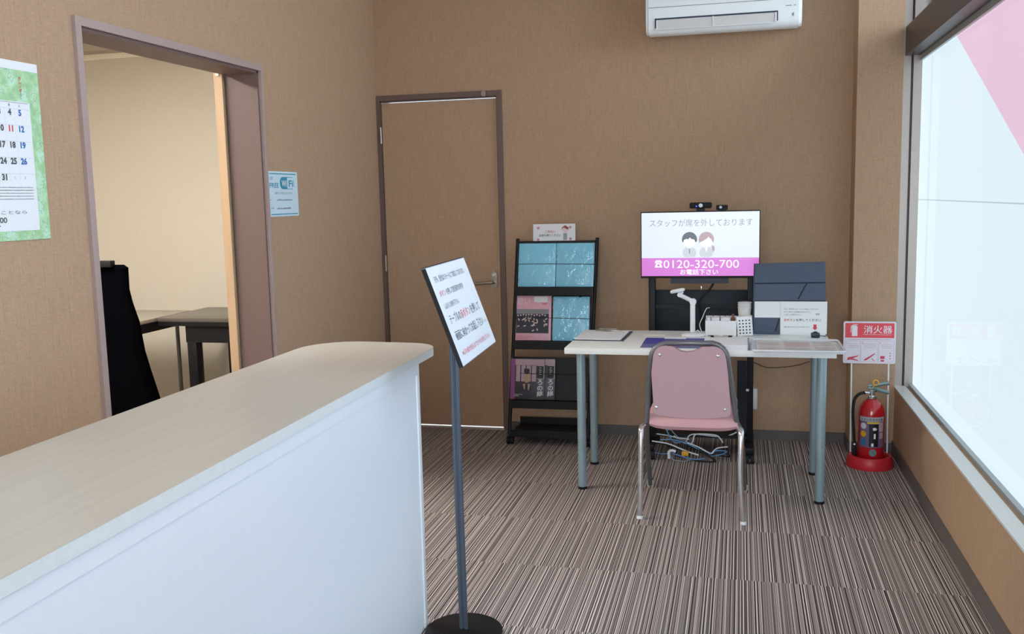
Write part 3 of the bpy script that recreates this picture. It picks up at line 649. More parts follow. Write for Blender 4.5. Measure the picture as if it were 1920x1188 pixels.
t = thing('desk_flyer', 'indigo and grey flyer lying on the desk in front of the document camera', 'flyer', (-0.30, 4.30, D0))
kid('upper_half', mat('indigo_print', (52, 64, 158), 0.5), t, (-0.432, -0.160, 4.255, 4.44, D0, D0+0.0010))
kid('lower_half', mat('slate_print', (96, 108, 160), 0.5), t, (-0.432, -0.160, 4.15, 4.2548, D0, D0+0.0010))
bm = BM(); box(bm, -0.345, -0.245, 4.41, 4.475, D0+0.0014, D0+0.0022); tag(obj('paper_slip', bm, PAPER), 'white paper slip overlapping the top of the indigo flyer', 'paper')
bm = BM(); box(bm, -0.455, -0.35, 4.52, 4.555, D0, D0+0.0008); tag(obj('paper_slip', bm, mat('cream_paper', (244, 240, 220), 0.7)), 'narrow cream paper strip lying left of the document camera', 'paper')

t = thing('desk_caddy', 'white open desk box right of the document camera', 'box', (-0.088, 4.57, D0))
bm = BM()
box(bm, -0.160, -0.016, 4.525, 4.528, D0, 0.7585); box(bm, -0.160, -0.016, 4.617, 4.620, D0, 0.772); box(bm, -0.160, -0.157, 4.528, 4.617, D0, 0.762); box(bm, -0.019, -0.016, 4.528, 4.617, D0, 0.762); box(bm, -0.157, -0.019, 4.528, 4.617, D0, D0+0.003)
obj('body', bm, WHITEP, t)
bm = BM(); box(bm, -0.148, -0.100, 4.5243, 4.5249, D0+0.001, D0+0.004); box(bm, -0.078, -0.030, 4.5243, 4.5249, D0+0.001, D0+0.004); obj('slot', bm, INK, t)
for i, (a, b_) in enumerate(((-0.155, -0.137), (-0.131, -0.096), (-0.088, -0.046))):
    bm = BM(); box(bm, a, b_, 4.55, 4.60, D0+0.0034, 0.770, bev=0.001)
    tag(obj('small_carton', bm, PAPER), ['narrow white carton, leftmost in the white desk box', 'middle white carton in the white desk box', 'widest white carton, right of the others in the desk box'][i], 'box', 'cartons in the desk box')
bm = BM(); lathe(bm, [(0.0, D0+0.0034), (0.010, D0+0.0034), (0.010, 0.768), (0.006, 0.774), (0.006, 0.786), (0.0, 0.787)], (-0.032, 4.57), 16); tag(obj('small_bottle', bm, mat('amber_cap', (120, 70, 60), 0.3)), 'small dark bottle at the right end of the desk box', 'bottle')
# dark folded spectacles sticking out of the box
for i, x in enumerate((-0.140, -0.112, -0.080, -0.058)):
    bm = BM(); tube(bm, bez([(x-0.010, 4.61, D0+0.006), (x-0.012, 4.61, 0.775), (x-0.004, 4.61, 0.790+0.004*(i % 2)), (x+0.008, 4.61, 0.786), (x+0.012, 4.61, 0.770)], 4), 0.0016, 6)
    tag(obj('spectacles', bm, mat('dark_plastic', (44, 34, 38), 0.3)), ['leftmost', 'second from left', 'third from left', 'rightmost'][i]+' dark wire loop rising from the back of the desk box', 'spectacles', 'dark loops in the desk box')

t = thing('pen', 'pen with black ends lying in front of the white desk box', 'pen', (-0.085, 4.485, D0))
bm = BM(); cyl(bm, (-0.118, 4.490, D0+0.0045), (-0.052, 4.478, D0+0.0045), 0.004, 12); obj('barrel', bm, mat('pen_beige', (196, 190, 176), 0.3), t)
bm = BM(); cyl(bm, (-0.134, 4.493, D0+0.0045), (-0.1182, 4.490, D0+0.0045), 0.0045, 12); obj('cap', bm, BLACKM, t); bm = BM(); cyl(bm, (-0.0518, 4.478, D0+0.0045), (-0.036, 4.475, D0+0.0045), 0.0045, 12); obj('cap', bm, BLACKM, t)

t = thing('dotted_card_box', 'white box with a grid of twenty black dots, leaning slightly', 'box', (0.026, 4.55, D0), (0, math.radians(-4), 0))
bm = BM(); box(bm, -0.036, 0.036, -0.02, 0.022, 0.002, 0.094, bev=0.001); obj('body', bm, WHITEP, t, False)
bm = BM()
for i in range(4):
    for j in range(5): flatpoly(bm, disc2(-0.0225+i*0.0150, 0.0155+j*0.0150, 0.0038, 12), (0, -0.0205, 0), X_, Z_)
obj('dot_grid', bm, INK, t, False)
t = thing('paper_cup_stack', 'stack of white paper cups behind the dotted white box', 'cups', (0.022, 4.635, D0))
for k in range(3):
    z = D0+0.062+k*0.012
    bm = BM(); lathe(bm, [(0.0, D0 if k == 0 else z-0.002), (0.024, D0 if k == 0 else z-0.002), (0.0315, z+0.060), (0.0335, z+0.062), (0.0335, z+0.0645), (0.0305, z+0.0645), (0.025, z+0.02), (0, z+0.019)], (0.022, 4.635), 24)
    obj('cup', bm, mat('cup_white', (226, 226, 222), 0.6), t)

t = thing('binder', 'flat white binder with grey end lying right of the chair back', 'binder', (-0.04, 4.23, D0))
kid('cover', WHITEP, t, (-0.115, 0.034, 4.118, 4.35, D0, D0+0.022), bev=0.001)
kid('end_strip', mat('grey_strip', (120, 124, 142), 0.4), t, (0.0345, 0.042, 4.118, 4.35, D0, D0+0.021), bev=0.001)
t = thing('document_clip', 'small clear and grey clip between binder and tray', 'clip', (0.052, 4.14, D0))
kid('body', mat('clear_grey', (170, 176, 184), 0.2), t, (0.0435, 0.052, 4.122, 4.20, D0, D0+0.018), bev=0.002)

t = thing('document_tray', 'shallow clear tray holding a printed chart, overhanging the desk end', 'tray', (0.24, 4.21, D0))
bm = BM(); P = rrect(0.058, 0.424, 4.055, 4.372, 0.02); prism(bm, P, D0, D0+0.004, 'XY'); obj('tray_base', bm, mat('milky_plastic', (226, 228, 232), 0.25), t)
bm = BM(); tube(bm, [(x, y, D0+0.010) for x, y in rrect(0.055, 0.427, 4.052, 4.375, 0.024)], 0.0048, 8, closed=True); obj('rim', bm, mat('milky_plastic2', (222, 222, 226), 0.2), t)
bm = BM(); box(bm, 0.072, 0.408, 4.075, 4.355, D0+0.0043, D0+0.006); ch = obj('printed_chart', bm, mat('chart_paper', (220, 212, 210), 0.6, var=0.12, scale=30), t)
bm = BM(); zc = D0+0.0065
for k in range(14):
    y = 4.34-k*0.0185
    for a, b_ in ((0.08, 0.175), (0.19, 0.30), (0.315, 0.40)):
        if random.random() < 0.8: lines(bm, (0, 0, zc), (1, 0, 0), (0, 1, 0), a, b_-random.random()*0.02, y-0.012, 0.007)
obj('print', bm, mat('grey_ink', (140, 132, 134), 0.8), ch)
bm = BM(); flatpoly(bm, rect2(0.195, 0.30, 4.20, 4.32), (0, 0, zc-0.0002), (1, 0, 0), (0, 1, 0)); obj('pink_patch', bm, mat('pink_print', (226, 196, 200), 0.7), ch)

t = thing('desk_screen', 'upright folded grey felt screen on the right of the desk', 'screen', (0.23, 4.62, D0))
bm = BM(); prism(bm, [(0.064, D0), (0.396, D0), (0.392, 0.86), (0.386, 1.030), (0.070, 1.023), (0.066, 0.86)], 4.606, 4.624, 'XZ'); p = obj('panel', bm, GREYF, t)
bm = BM(); prism(bm, [(0.058, D0), (0.066, D0), (0.072, 1.018), (0.064, 1.018)], 4.628, 4.69, 'XZ'); obj('side_fold', bm, GREYF, t)
bm = BM(); dk = 4.6052
def crease(a, b_, wd=0.003):
    a, b_ = Vector(a), Vector(b_); d = (b_-a).normalized(); nn = Vector((-d.y, d.x))*wd
    bm.faces.new([bm.verts.new((q.x, dk, q.y)) for q in (a-nn, b_-nn, b_+nn, a+nn)])
crease((0.068, 0.929), (0.388, 0.933)); crease((0.305, 0.929), (0.267, 0.855)); crease((0.068, 0.846), (0.39, 0.847), 0.002); crease((0.183, 0.76), (0.165, 0.70))
obj('crease', bm, mat('felt_crease', (40, 46, 58), 0.9), p)
bm = BM(); box(bm, 0.068, 0.1865, 4.6025, 4.6045, 0.766, 0.8435); tag(obj('blank_sheet', bm, PAPER), 'blank white sheet fixed on the left of the grey desk screen', 'paper')
t = thing('notice_sheet', 'white notice with red arrow on the right of the grey desk screen', 'notice', (0.29, 4.60, D0))
bm = BM(); box(bm, 0.187, 0.3985, 4.6000, 4.602, D0, 0.8440); obj('sheet', bm, PAPER, t)
fo = (0, 4.5996, 0)
bm = BM()
add_text(bm, '只今、受付はリモートにて対応しております。', (0.202, 4.5996, 0.805), X_, Z_, 0.008, width=0.16)
add_text(bm, 'ボタンを押して担当者をお呼び下さい。', (0.202, 4.5996, 0.791), X_, Z_, 0.008, width=0.125)
add_text(bm, 'しばらくお待ち下さい。', (0.202, 4.5996, 0.778), X_, Z_, 0.008, width=0.08)
add_text(bm, 'ンを押してください', (0.243, 4.5996, 0.7505), X_, Z_, 0.014, width=0.127, bold=0.01)
add_text(bm, '※係の者が出るまで少々お待ち下さい', (0.202, 4.5996, 0.720), X_, Z_, 0.007, width=0.12)
add_text(bm, '画面', (0.347, 4.5996, 0.781), X_, Z_, 0.009)
obj('lettering', bm, INK, t)
bm = BM(); add_text(bm, '赤ボタ', (0.203, 4.5996, 0.7505), X_, Z_, 0.014, width=0.038, bold=0.01); obj('red_lettering', bm, INKR, t)
bm = BM(); flatpoly(bm, [(0.338, 0.735), (0.338, 0.720), (0.333, 0.720), (0.345, 0.708), (0.357, 0.720), (0.352, 0.720), (0.352, 0.735)], fo, X_, Z_); obj('arrow', bm, INKR, t)
t = thing('call_button', 'small dark call button box below the red arrow', 'button', (0.341, 4.52, D0))
bm = BM(); box(bm, 0.322, 0.361, 4.505, 4.535, D0, D0+0.022, bev=0.004); obj('body', bm, mat('navy_plastic', (34, 44, 62), 0.4), t)
bm = BM(); lathe(bm, [(0.010, D0+0.0222), (0.010, D0+0.026), (0.006, D0+0.028), (0, D0+0.0285)], (0.341, 4.52), 18); obj('push_button', bm, mat('navy_plastic', (34, 44, 62)), t)
bm = BM(); tube(bm, bez([(0.361, 4.52, D0+0.008), (0.38, 4.53, D0+0.005), (0.393, 4.56, D0+0.003), (0.397, 4.66, D0+0.003)], 5), 0.0018, 6); obj('lead', bm, BLACKM, t)

# ================================================================== LEAFLET RACK
RA = math.atan(0.22)
t = thing('leaflet_rack', 'black tiered leaflet rack on castors beside the brown door', 'rack', (-1.01, 4.93, 0))
def ry(z): return 4.925+0.22*z
for xb, xt in ((-1.240, -1.222), (-0.800, -0.770)):
    bm = BM(); tube(bm, [(xb, ry(0.055), 0.055), (xt, ry(1.13), 1.13)], 0.010, 10); obj('side_rail', bm, BLACK, t)
    for yy in (4.955, 5.17):
        bm = BM(); cyl(bm, (xb-0.018, yy, 0.022), (xb-0.003, yy, 0.022), 0.022, 18); cyl(bm, (xb+0.003, yy, 0.022), (xb+0.018, yy, 0.022), 0.022, 18); cyl(bm, (xb, yy, 0.022), (xb, yy, 0.052), 0.006, 8); obj('castor', bm, BLACKM, t)
bm = BM(); box(bm, -1.236, -0.802, 4.94, 5.19, 0.052, 0.060); box(bm, -1.236, -0.802, 4.935, 4.940, 0.045, 0.085); box(bm, -1.236, -0.802, 5.19, 5.195, 0.06, 0.10); obj('bottom_tray', bm, BLACK, t)
def onx_(z): f = (z-0.055)/1.075; return -1.240+0.018*f, -0.800+0.030*f
for (z0, z1, wire) in ((0.862, 1.115, 0.990), (0.568, 0.822, 0.695), (0.250, 0.478, 0.392)):
    a, b_ = onx_(z0); bm = BM()
    yb0, yb1 = ry(z0)+0.012, ry(z1)+0.012
    vs = [bm.verts.new(q) for q in ((a+0.010, yb0, z0), (b_-0.010, yb0, z0), (b_-0.010, yb1, z1), (a+0.010, yb1, z1), (a+0.010, yb0+0.003, z0), (b_-0.010, yb0+0.003, z0), (b_-0.010, yb1+0.003, z1), (a+0.010, yb1+0.003, z1))]
    for f in ((0, 1, 2, 3), (7, 6, 5, 4), (0, 4, 5, 1), (1, 5, 6, 2), (2, 6, 7, 3), (3, 7, 4, 0)): bm.faces.new([vs[i] for i in f])
    obj('back_plate', bm, BLACK, t)
    bm = BM(); box(bm, a+0.010, b_-0.010, ry(z0)-0.040, ry(z0)+0.011, z0-0.004, z0-0.001); box(bm, a+0.010, b_-0.010, ry(z0)-0.044, ry(z0)-0.040, z0-0.042, z0+0.001); obj('ledge', bm, BLACK, t)
    bm = BM(); tube(bm, bez([(a+0.004, ry(wire)-0.012, wire), ((a+b_)/2, ry(wire)-0.020, wire+0.001), (b_-0.004, ry(wire)-0.012, wire-0.003)], 5), 0.0016, 6); obj('retaining_wire', bm, BLACKM, t)
bm = BM(); box(bm, -1.218, -0.776, ry(1.12)-0.004, ry(1.12)+0.006, 1.103, 1.117); obj('top_bar', bm, BLACK, t)

def wrap_mat():
    m = bpy.data.materials.new('plastic_wrap'); m.use_nodes = True; tt = m.node_tree; tt.nodes.clear(); N = tt.nodes; K = tt.links
    o = N.new('ShaderNodeOutputMaterial'); mx = N.new('ShaderNodeMixShader'); tr = N.new('ShaderNodeBsdfTransparent'); gl = N.new('ShaderNodeBsdfGlossy'); gl.inputs['Roughness'].default_value = 0.05
    nz = N.new('ShaderNodeTexNoise'); nz.inputs['Scale'].default_value = 14; nz.inputs['Detail'].default_value = 4; tc = N.new('ShaderNodeTexCoord'); K.new(tc.outputs['Object'], nz.inputs['Vector'])
    bp = N.new('ShaderNodeBump'); bp.inputs['Strength'].default_value = 1.0; bp.inputs['Distance'].default_value = 0.012; K.new(nz.outputs['Fac'], bp.inputs['Height']); K.new(bp.outputs[0], gl.inputs['Normal'])
    fr = N.new('ShaderNodeFresnel'); fr.inputs[0].default_value = 1.5; K.new(bp.outputs[0], fr.inputs['Normal'])
    mr = N.new('ShaderNodeMath'); mr.operation = 'ADD'; mr.inputs[1].default_value = 0.06; K.new(fr.outputs[0], mr.inputs[0])
    K.new(mr.outputs[0], mx.inputs[0]); K.new(tr.outputs[0], mx.inputs[1]); K.new(gl.outputs[0], mx.inputs[2]); K.new(mx.outputs[0], o.inputs[0]); return m
WRAP = wrap_mat()
BLUEC = mat('sky_blue_cover', (138, 222, 250), 0.35, var=0.05, scale=6)
def booklet(name, label, cat, x0, x1, z0, h, m, out=0.0, th=0.006, group=None):
    """leaning booklet standing on a ledge; local x right, y outwards is -y, z up the lean"""
    t = thing(name, label, cat, (x0, ry(z0)+0.006-out, z0), (-RA, 0, 0), group)
    bm = BM(); box(bm, 0, x1-x0, -th, 0, 0.0005, h, bev=0.0008); obj('cover', bm, m, t, False)
    return t
def wrapbag(t, w_, h, th):
    bm = BM(); nx, nz_ = 24, 26; g = {}
    for i in range(nx+1):
        for j in range(nz_+1):
            e = min(i, nx-i, j, nz_-j)
            d = -th-0.0016-random.random()*0.0022*(1 if e > 0 else 0)
            if e == 0: d = -th*0.5+random.uniform(-0.002, 0.002)
            g[i, j] = bm.verts.new((-0.004+(w_+0.008)*i/nx, d, 0.001+(h+0.004)*j/nz_))
    for i in range(nx):
        for j in range(nz_): bm.faces.new((g[i, j], g[i+1, j], g[i+1, j+1], g[i, j+1]))
    obj('plastic_wrap', bm, WRAP, t, False)
for lab, x0, x1, z0 in (('blue booklet in clear wrap, top tier of the rack, left', -1.215, -1.002, 0.863), ('blue booklet in creased clear wrap, top tier of the rack, right', -0.998, -0.785, 0.863), ('blue wrapped booklet beside the pink magazine on the middle tier', -1.010, -0.806, 0.569)):
    b0 = booklet('booklet', lab, 'booklet', x0, x1, z0, 0.246, BLUEC, group='blue wrapped booklets on the rack')
    wrapbag(b0, x1-x0, 0.246, 0.006)
# pink magazine
b0 = booklet('magazine', 'pink magazine with group photo on its cover', 'magazine', -1.229, -1.020, 0.569, 0.250, mat('pink_cover', (230, 176, 190), 0.4))
cv = [c for c in b0.children if c.name.startswith('cover')][0]
def lobj(name, bm, m, par): return obj(name, bm, m, par, False)
def local_flat(t): return (0, -0.0064, 0)
bm = BM(); flatpoly(bm, rect2(0.010, 0.196, 0.040, 0.175), (0, -0.0064, 0), X_, Z_); ph = lobj('cover_photo', bm, mat('photo_navy', (44, 46, 62), 0.4), cv)
bm = BM(); flatpoly(bm, rect2(0.010, 0.196, 0.148, 0.175), (0, -0.0066, 0), X_, Z_); lobj('photo_backdrop', bm, mat('photo_grey', (140, 136, 142), 0.4, var=0.3, scale=20), ph)
bm = BM()
for k in range(11): flatpoly(bm, disc2(0.020+k*0.0155, 0.142+random.uniform(-0.003, 0.003), 0.0050, 8, 0.004), (0, -0.0068, 0), X_, Z_)
for k in range(26):
    x, z = random.uniform(0.016, 0.19), random.uniform(0.055, 0.128); a = random.uniform(0, PI)
    flatpoly(bm, [(x+0.007*math.cos(a)*c-0.003*math.sin(a)*s_, z+0.007*math.sin(a)*c+0.003*math.cos(a)*s_) for c, s_ in ((1, 1), (-1, 1), (-1, -1), (1, -1))], (0, -0.0068-0.00004*k, 0), X_, Z_)
lobj('photo_faces', bm, mat('photo_skin', (222, 196, 190), 0.5), ph)
bm = BM(); add_text(bm, '想い', (0.012, -0.0066, 0.203), X_, Z_, 0.045, width=0.075); lobj('title', bm, mat('pale_pink_ink', (250, 226, 232), 0.5), cv)
bm = BM(); flatpoly(bm, rect2(0.110, 0.188, 0.214, 0.246), (0, -0.0066, 0), X_, Z_); lobj('white_sticker', bm, PAPER, cv)
bm = BM(); flatpoly(bm, [(0.152, 0.214), (0.158, 0.204), (0.170, 0.200), (0.182, 0.204), (0.188, 0.214), (0.180, 0.209), (0.170, 0.207), (0.160, 0.209)], (0, -0.0068, 0), X_, Z_); lines(bm, (0, -0.0066, 0), X_, Z_, 0.014, 0.10, 0.018, 0.005); lines(bm, (0, -0.0066, 0), X_, Z_, 0.014, 0.075, 0.009, 0.005); lobj('red_print', bm, mat('coral_ink', (226, 110, 120), 0.6), cv)
# two dark overlapping brochures on the lower tier
for i, (x0, lab) in enumerate(((-1.238, 'front brochure of the lower tier, purple edge and seated man photo'), (-1.181, 'dark brochure on the lower tier, tucked behind the purple-edged one'))):
    x0 += 0.0; out = 0.0085*(2-i)
    b0 = booklet('brochure', lab, 'brochure', x0, x0+0.193, 0.251, 0.226, mat('brochure_dark', (52, 46, 56), 0.4), out, 0.004, 'brochures on the lower tier')
    cv = b0.children[0]; yy = -0.0044
    bm = BM(); flatpoly(bm, rect2(0.002, 0.191, 0.190, 0.224), (0, yy, 0), X_, Z_); flatpoly(bm, rect2(0.150, 0.191, 0.115, 0.19), (0, yy, 0), X_, Z_)
    if i == 0:
        for k in range(4): flatpoly(bm, rect2(0.030+k*0.030, 0.054+k*0.030, 0.100, 0.189), (0, yy, 0), X_, Z_)
    lobj('photo_light', bm, mat('photo_mauve', (176, 152, 160), 0.5, var=0.2, scale=25), cv)
    if i == 0:
        bm = BM(); flatpoly(bm, rect2(0.0, 0.025, 0.001, 0.226), (0, yy-0.0002, 0), X_, Z_); lobj('purple_edge', bm, mat('purple_ink', (134, 70, 130), 0.5), cv)
        bm = BM(); flatpoly(bm, [(0.040, 0.05), (0.050, 0.085), (0.066, 0.10), (0.082, 0.10), (0.098, 0.085), (0.104, 0.05)], (0.018, yy-0.0003, 0), X_, Z_); flatpoly(bm, disc2(0.074, 0.156, 0.016, 18), (0.018, yy-0.0005, 0), X_, Z_); flatpoly(bm, rect2(0.058, 0.090, 0.148, 0.170), (0.018, yy-0.0008, 0), X_, Z_); lobj('photo_man_dark', bm, mat('photo_dark', (44, 36, 42), 0.5), cv)
        bm = BM(); flatpoly(bm, disc2(0.074, 0.120, 0.020, 18, 0.028), (0.018, yy-0.0004, 0), X_, Z_); flatpoly(bm, [(0.052, 0.085), (0.060, 0.055), (0.064, 0.055), (0.066, 0.088)], (0.018, yy-0.0006, 0), X_, Z_); flatpoly(bm, [(0.080, 0.088), (0.082, 0.052), (0.087, 0.052), (0.094, 0.085)], (0.018, yy-0.0006, 0), X_, Z_); lobj('photo_man_skin', bm, mat('photo_tan', (176, 148, 120), 0.5), cv)
    bm = BM(); flatpoly(bm, rect2(0.150, 0.186, 0.118, 0.186), (0, yy-0.0006, 0), X_, Z_); lobj('title_band', bm, mat('photo_black', (26, 24, 32), 0.5), cv)
    bm = BM()
    for k, ch_ in enumerate('こころの絆'): add_text(bm, ch_, (0.168, yy-0.0009, 0.163-k*0.0225 if k < 2 else 0.152-k*0.033), X_, Z_, 0.020 if k < 2 else 0.034, 'CENTER', 0.03)
    lines(bm, (0, yy-0.0004, 0), X_, Z_, 0.024, 0.07, 0.026, 0.004); lines(bm, (0, yy-0.0004, 0), X_, Z_, 0.024, 0.05, 0.018, 0.004)
    lobj('title', bm, mat('brochure_title', (208, 206, 204), 0.5), cv)

# take-away sign on the rack's top
t = thing('rack_sign', 'white laminated take-away sign standing on top of the rack', 'sign', (-1.013, 5.172, 1.111), (math.radians(-6), 0, 0))
bm = BM(); box(bm, -0.121, 0.119, -0.0012, 0.0012, 0.0, 0.100); obj('card', bm, PAPER, t, False)
bm = BM(); add_text(bm, 'お持ち帰りください', (-0.088, -0.0016, 0.030), X_, Z_, 0.016, width=0.125, bold=0.01); obj('lettering', bm, INK, t, False)
bm = BM(); add_text(bm, 'ご自由に', (-0.056, -0.0016, 0.052), X_, Z_, 0.015, width=0.06, bold=0.01)
for x, z in ((-0.092, 0.078), (0.092, 0.016), (0.090, 0.080), (-0.092, 0.013)):
    for k in range(5): flatpoly(bm, disc2(x+0.0045*math.cos(k*1.257), z+0.0045*math.sin(k*1.257), 0.003, 8), (0, -0.0014-0.00003*k, 0), X_, Z_)
obj('red_print', bm, mat('rose_ink', (206, 96, 110), 0.7), t, False)
bm = BM(); flatpoly(bm, disc2(0.062, 0.068, 0.018, 20), (0, -0.0014, 0), X_, Z_); obj('drawn_face', bm, mat('drawn_skin', (240, 214, 210), 0.7), t, False)
bm = BM(); flatpoly(bm, [(0.042, 0.066), (0.044, 0.080), (0.062, 0.092), (0.080, 0.080), (0.081, 0.066), (0.070, 0.070), (0.052, 0.080)], (0, -0.0017, 0), X_, Z_); obj('drawn_hair', bm, mat('drawn_brown', (160, 84, 76), 0.7), t, False)
bm = BM(); flatpoly(bm, rect2(0.051, 0.073, 0.010, 0.048), (0, -0.0015, 0), X_, Z_); obj('drawn_suit', bm, mat('drawn_grey', (166, 168, 172), 0.7), t, False)

# ================================================================== FIRE EXTINGUISHER AND STAND
EX, EY = 0.633, 4.825
t = thing('extinguisher_stand', 'red ring stand with red and white instruction sign on two posts', 'stand', (EX, EY, 0))
bm = BM(); lathe(bm, [(0.112, 0), (0.114, 0.004), (0.104, 0.050), (0.100, 0.056), (0.086, 0.056), (0.083, 0.050), (0.083, 0.012), (0, 0.012), (0, 0), (0.112, 0)][:8], (EX, EY), 48); obj('base_ring', bm, REDP, t)
for x0, x1 in ((0.546, 0.541), (0.719, 0.714)):
    bm = BM(); tube(bm, [(x0, 4.868, 0.055), (x1, 4.868, 0.52)], 0.0042, 10); obj('post', bm, WHITEP, t)
bm = BM(); P = rrect(0.500, 0.744, 0.508, 0.717, 0.008, 4); prism(bm, P, 4.858, 4.863, 'XZ'); sg = obj('sign_plate', bm, mat('sign_white', (232, 226, 236), 0.4, var=0.01), t)
fo = (0, 4.8575, 0)
bm = BM(); flatpoly(bm, rect2(0.508, 0.736, 0.636, 0.709), fo, X_, Z_); obj('red_panel', bm, mat('sign_red', (232, 74, 86), 0.45), sg)
bm = BM(); add_text(bm, '消火器', (0.593, 4.8570, 0.662), X_, Z_, 0.042, width=0.132, bold=0.008)
flatpoly(bm, [(0.539, 0.644), (0.565, 0.644), (0.565, 0.690), (0.561, 0.697), (0.545, 0.697), (0.539, 0.690)], (0, 4.8570, 0), X_, Z_)
flatpoly(bm, [(0.544, 0.698), (0.566, 0.700), (0.566, 0.703), (0.544, 0.702)], (0, 4.8570, 0), X_, Z_); flatpoly(bm, [(0.543, 0.701), (0.536, 0.696), (0.533, 0.688), (0.533, 0.662), (0.536, 0.662), (0.5365, 0.686), (0.539, 0.692), (0.544, 0.697)], (0, 4.8568, 0), X_, Z_)
lines(bm, (0, 4.857, 0), X_, Z_, 0.593, 0.722, 0.651, 0.003); obj('white_lettering', bm, mat('sign_pale', (240, 232, 236), 0.5), sg)
bm = BM()
for a, b_ in ((0.508, 0.580), (0.583, 0.662), (0.665, 0.736)):
    for e in (rect2(a, b_, 0.5155, 0.5165), rect2(a, b_, 0.619, 0.620), rect2(a, a+0.001, 0.5155, 0.620), rect2(b_-0.001, b_, 0.5155, 0.620)): flatpoly(bm, e, (0, 4.8576, 0), X_, Z_)
    for k in range(3): lines(bm, (0, 4.8575, 0), X_, Z_, a+0.014, b_-0.008, 0.604-k*0.009, 0.003)
lines(bm, (0, 4.8575, 0), X_, Z_, 0.52, 0.72, 0.626, 0.004); obj('pink_print', bm, mat('sign_pink_ink', (206, 150, 170), 0.5), sg)
bm = BM()
flatpoly(bm, [(0.518, 0.524), (0.524, 0.538), (0.542, 0.541), (0.572, 0.548), (0.572, 0.544), (0.545, 0.532), (0.572, 0.524), (0.570, 0.520), (0.540, 0.526)], fo, X_, Z_)
flatpoly(bm, [(0.596, 0.522), (0.602, 0.530), (0.648, 0.560), (0.650, 0.556), (0.610, 0.524)], fo, X_, Z_); flatpoly(bm, [(0.632, 0.533), (0.646, 0.520), (0.648, 0.522), (0.635, 0.535)], fo, X_, Z_)
flatpoly(bm, rect2(0.674, 0.694, 0.532, 0.546), fo, X_, Z_); flatpoly(bm, rect2(0.676, 0.692, 0.519, 0.527), fo, X_, Z_)
add_text(bm, '1', (0.511, 4.8574, 0.605), X_, Z_, 0.014); add_text(bm, '2', (0.587, 4.8574, 0.605), X_, Z_, 0.014); add_text(bm, '3', (0.669, 4.8574, 0.605), X_, Z_, 0.014)
for k in range(3): flatpoly(bm, disc2(0.719, 0.560-k*0.013, 0.0028, 8), fo, X_, Z_)
obj('pictogram', bm, mat('sign_dark_red', (206, 62, 84), 0.5), sg)

t = thing('fire_extinguisher', 'red fire extinguisher with black hose standing in the red ring', 'fire extinguisher', (EX+0.003, EY, 0.013))
CXE = EX+0.003
bm = BM(); lathe(bm, [(0.0, 0.0125), (0.052, 0.0125), (0.060, 0.018), (0.0625, 0.026), (0.0625, 0.262), (0.060, 0.285), (0.052, 0.305), (0.040, 0.322), (0.028, 0.332), (0.022, 0.338), (0, 0.338)], (CXE, EY), 48); cy_ = obj('cylinder', bm, RED, t)
def wrapcyl(bm, x0a, x1a, z0, z1, r):
    n_ = 16; prev = None
    for i in range(n_+1):
        a = math.radians(x0a+(x1a-x0a)*i/n_); c, s_ = CXE+r*math.sin(a), EY-r*math.cos(a)
        cur = (bm.verts.new((c, s_, z0)), bm.verts.new((c, s_, z1)))
        if prev: bm.faces.new((prev[0], cur[0], cur[1], prev[1]))
        prev = cur
def discyl(bm, a0, z0, rr, r):
    def pt(q, k):
        a = math.radians(a0)+q*math.cos(2*PI*k/16)/r; return bm.verts.new((CXE+r*math.sin(a), EY-r*math.cos(a), z0+q*math.sin(2*PI*k/16)))
    rings = [[pt(rr*q, k) for k in range(16)] for q in (1, 0.75, 0.5, 0.25)]; c = pt(0, 0)
    for u0, u1 in zip(rings, rings[1:]):
        for k in range(16): bm.faces.new((u0[k], u0[(k+1) % 16], u1[(k+1) % 16], u1[k]))
    for k in range(16): bm.faces.new((rings[-1][k], rings[-1][(k+1) % 16], c))
bm = BM(); wrapcyl(bm, -62, 55, 0.105, 0.258, 0.0629); lb = obj('label', bm, mat('label_mauve', (120, 98, 128), 0.4), cy_)
bm = BM(); wrapcyl(bm, -62, 55, 0.236, 0.258, 0.0632); obj('label_header', bm, mat('label_silver', (178, 178, 184), 0.4), lb)
bm = BM(); wrapcyl(bm, -25, 30, 0.225, 0.234, 0.0634); obj('label_yellow', bm, mat('label_yellow', (226, 192, 60), 0.4), lb)
bm = BM(); wrapcyl(bm, -16, 24, 0.110, 0.223, 0.0634); obj('label_black', bm, mat('label_black', (24, 22, 30), 0.4), lb)
bm = BM(); wrapcyl(bm, 27, 52, 0.185, 0.232, 0.0634); wrapcyl(bm, 30, 50, 0.150, 0.180, 0.0634); obj('label_patch', bm, mat('label_pale', (188, 166, 172), 0.4), lb)
for nm, z, rgb in (('white_badge', 0.212, (222, 210, 216)), ('yellow_badge', 0.172, (226, 168, 40)), ('blue_badge', 0.132, (40, 116, 168))):
    bm = BM(); discyl(bm, -42, z, 0.0155, 0.0636); obj(nm, bm, mat('badge_'+nm, rgb, 0.4), lb)
bm = BM()
wrapcyl(bm, 0, 14, 0.192, 0.206, 0.0638); wrapcyl(bm, 4, 18, 0.196, 0.200, 0.064); wrapcyl(bm, 4, 12, 0.150, 0.176, 0.0638); wrapcyl(bm, -6, 4, 0.112, 0.128, 0.0638); obj('pictogram', bm, PAPER, lb)
bm = BM()
for k, ch_ in enumerate('ABC粉末消火器'):
    a = math.radians(-48+k*12.5); r0 = 0.0637; add_text(bm, ch_, (CXE+r0*math.sin(a), EY-r0*math.cos(a), 0.241), (math.cos(a), math.sin(a), 0), (0, 0, 1), 0.013, 'CENTER', 0.01)
obj('label_lettering', bm, INK, lb)
bm = BM(); discyl(bm, 2, 0.080, 0.0185, 0.0630); obj('inspection_seal', bm, mat('seal_green_grey', (110, 136, 132), 0.4), cy_)
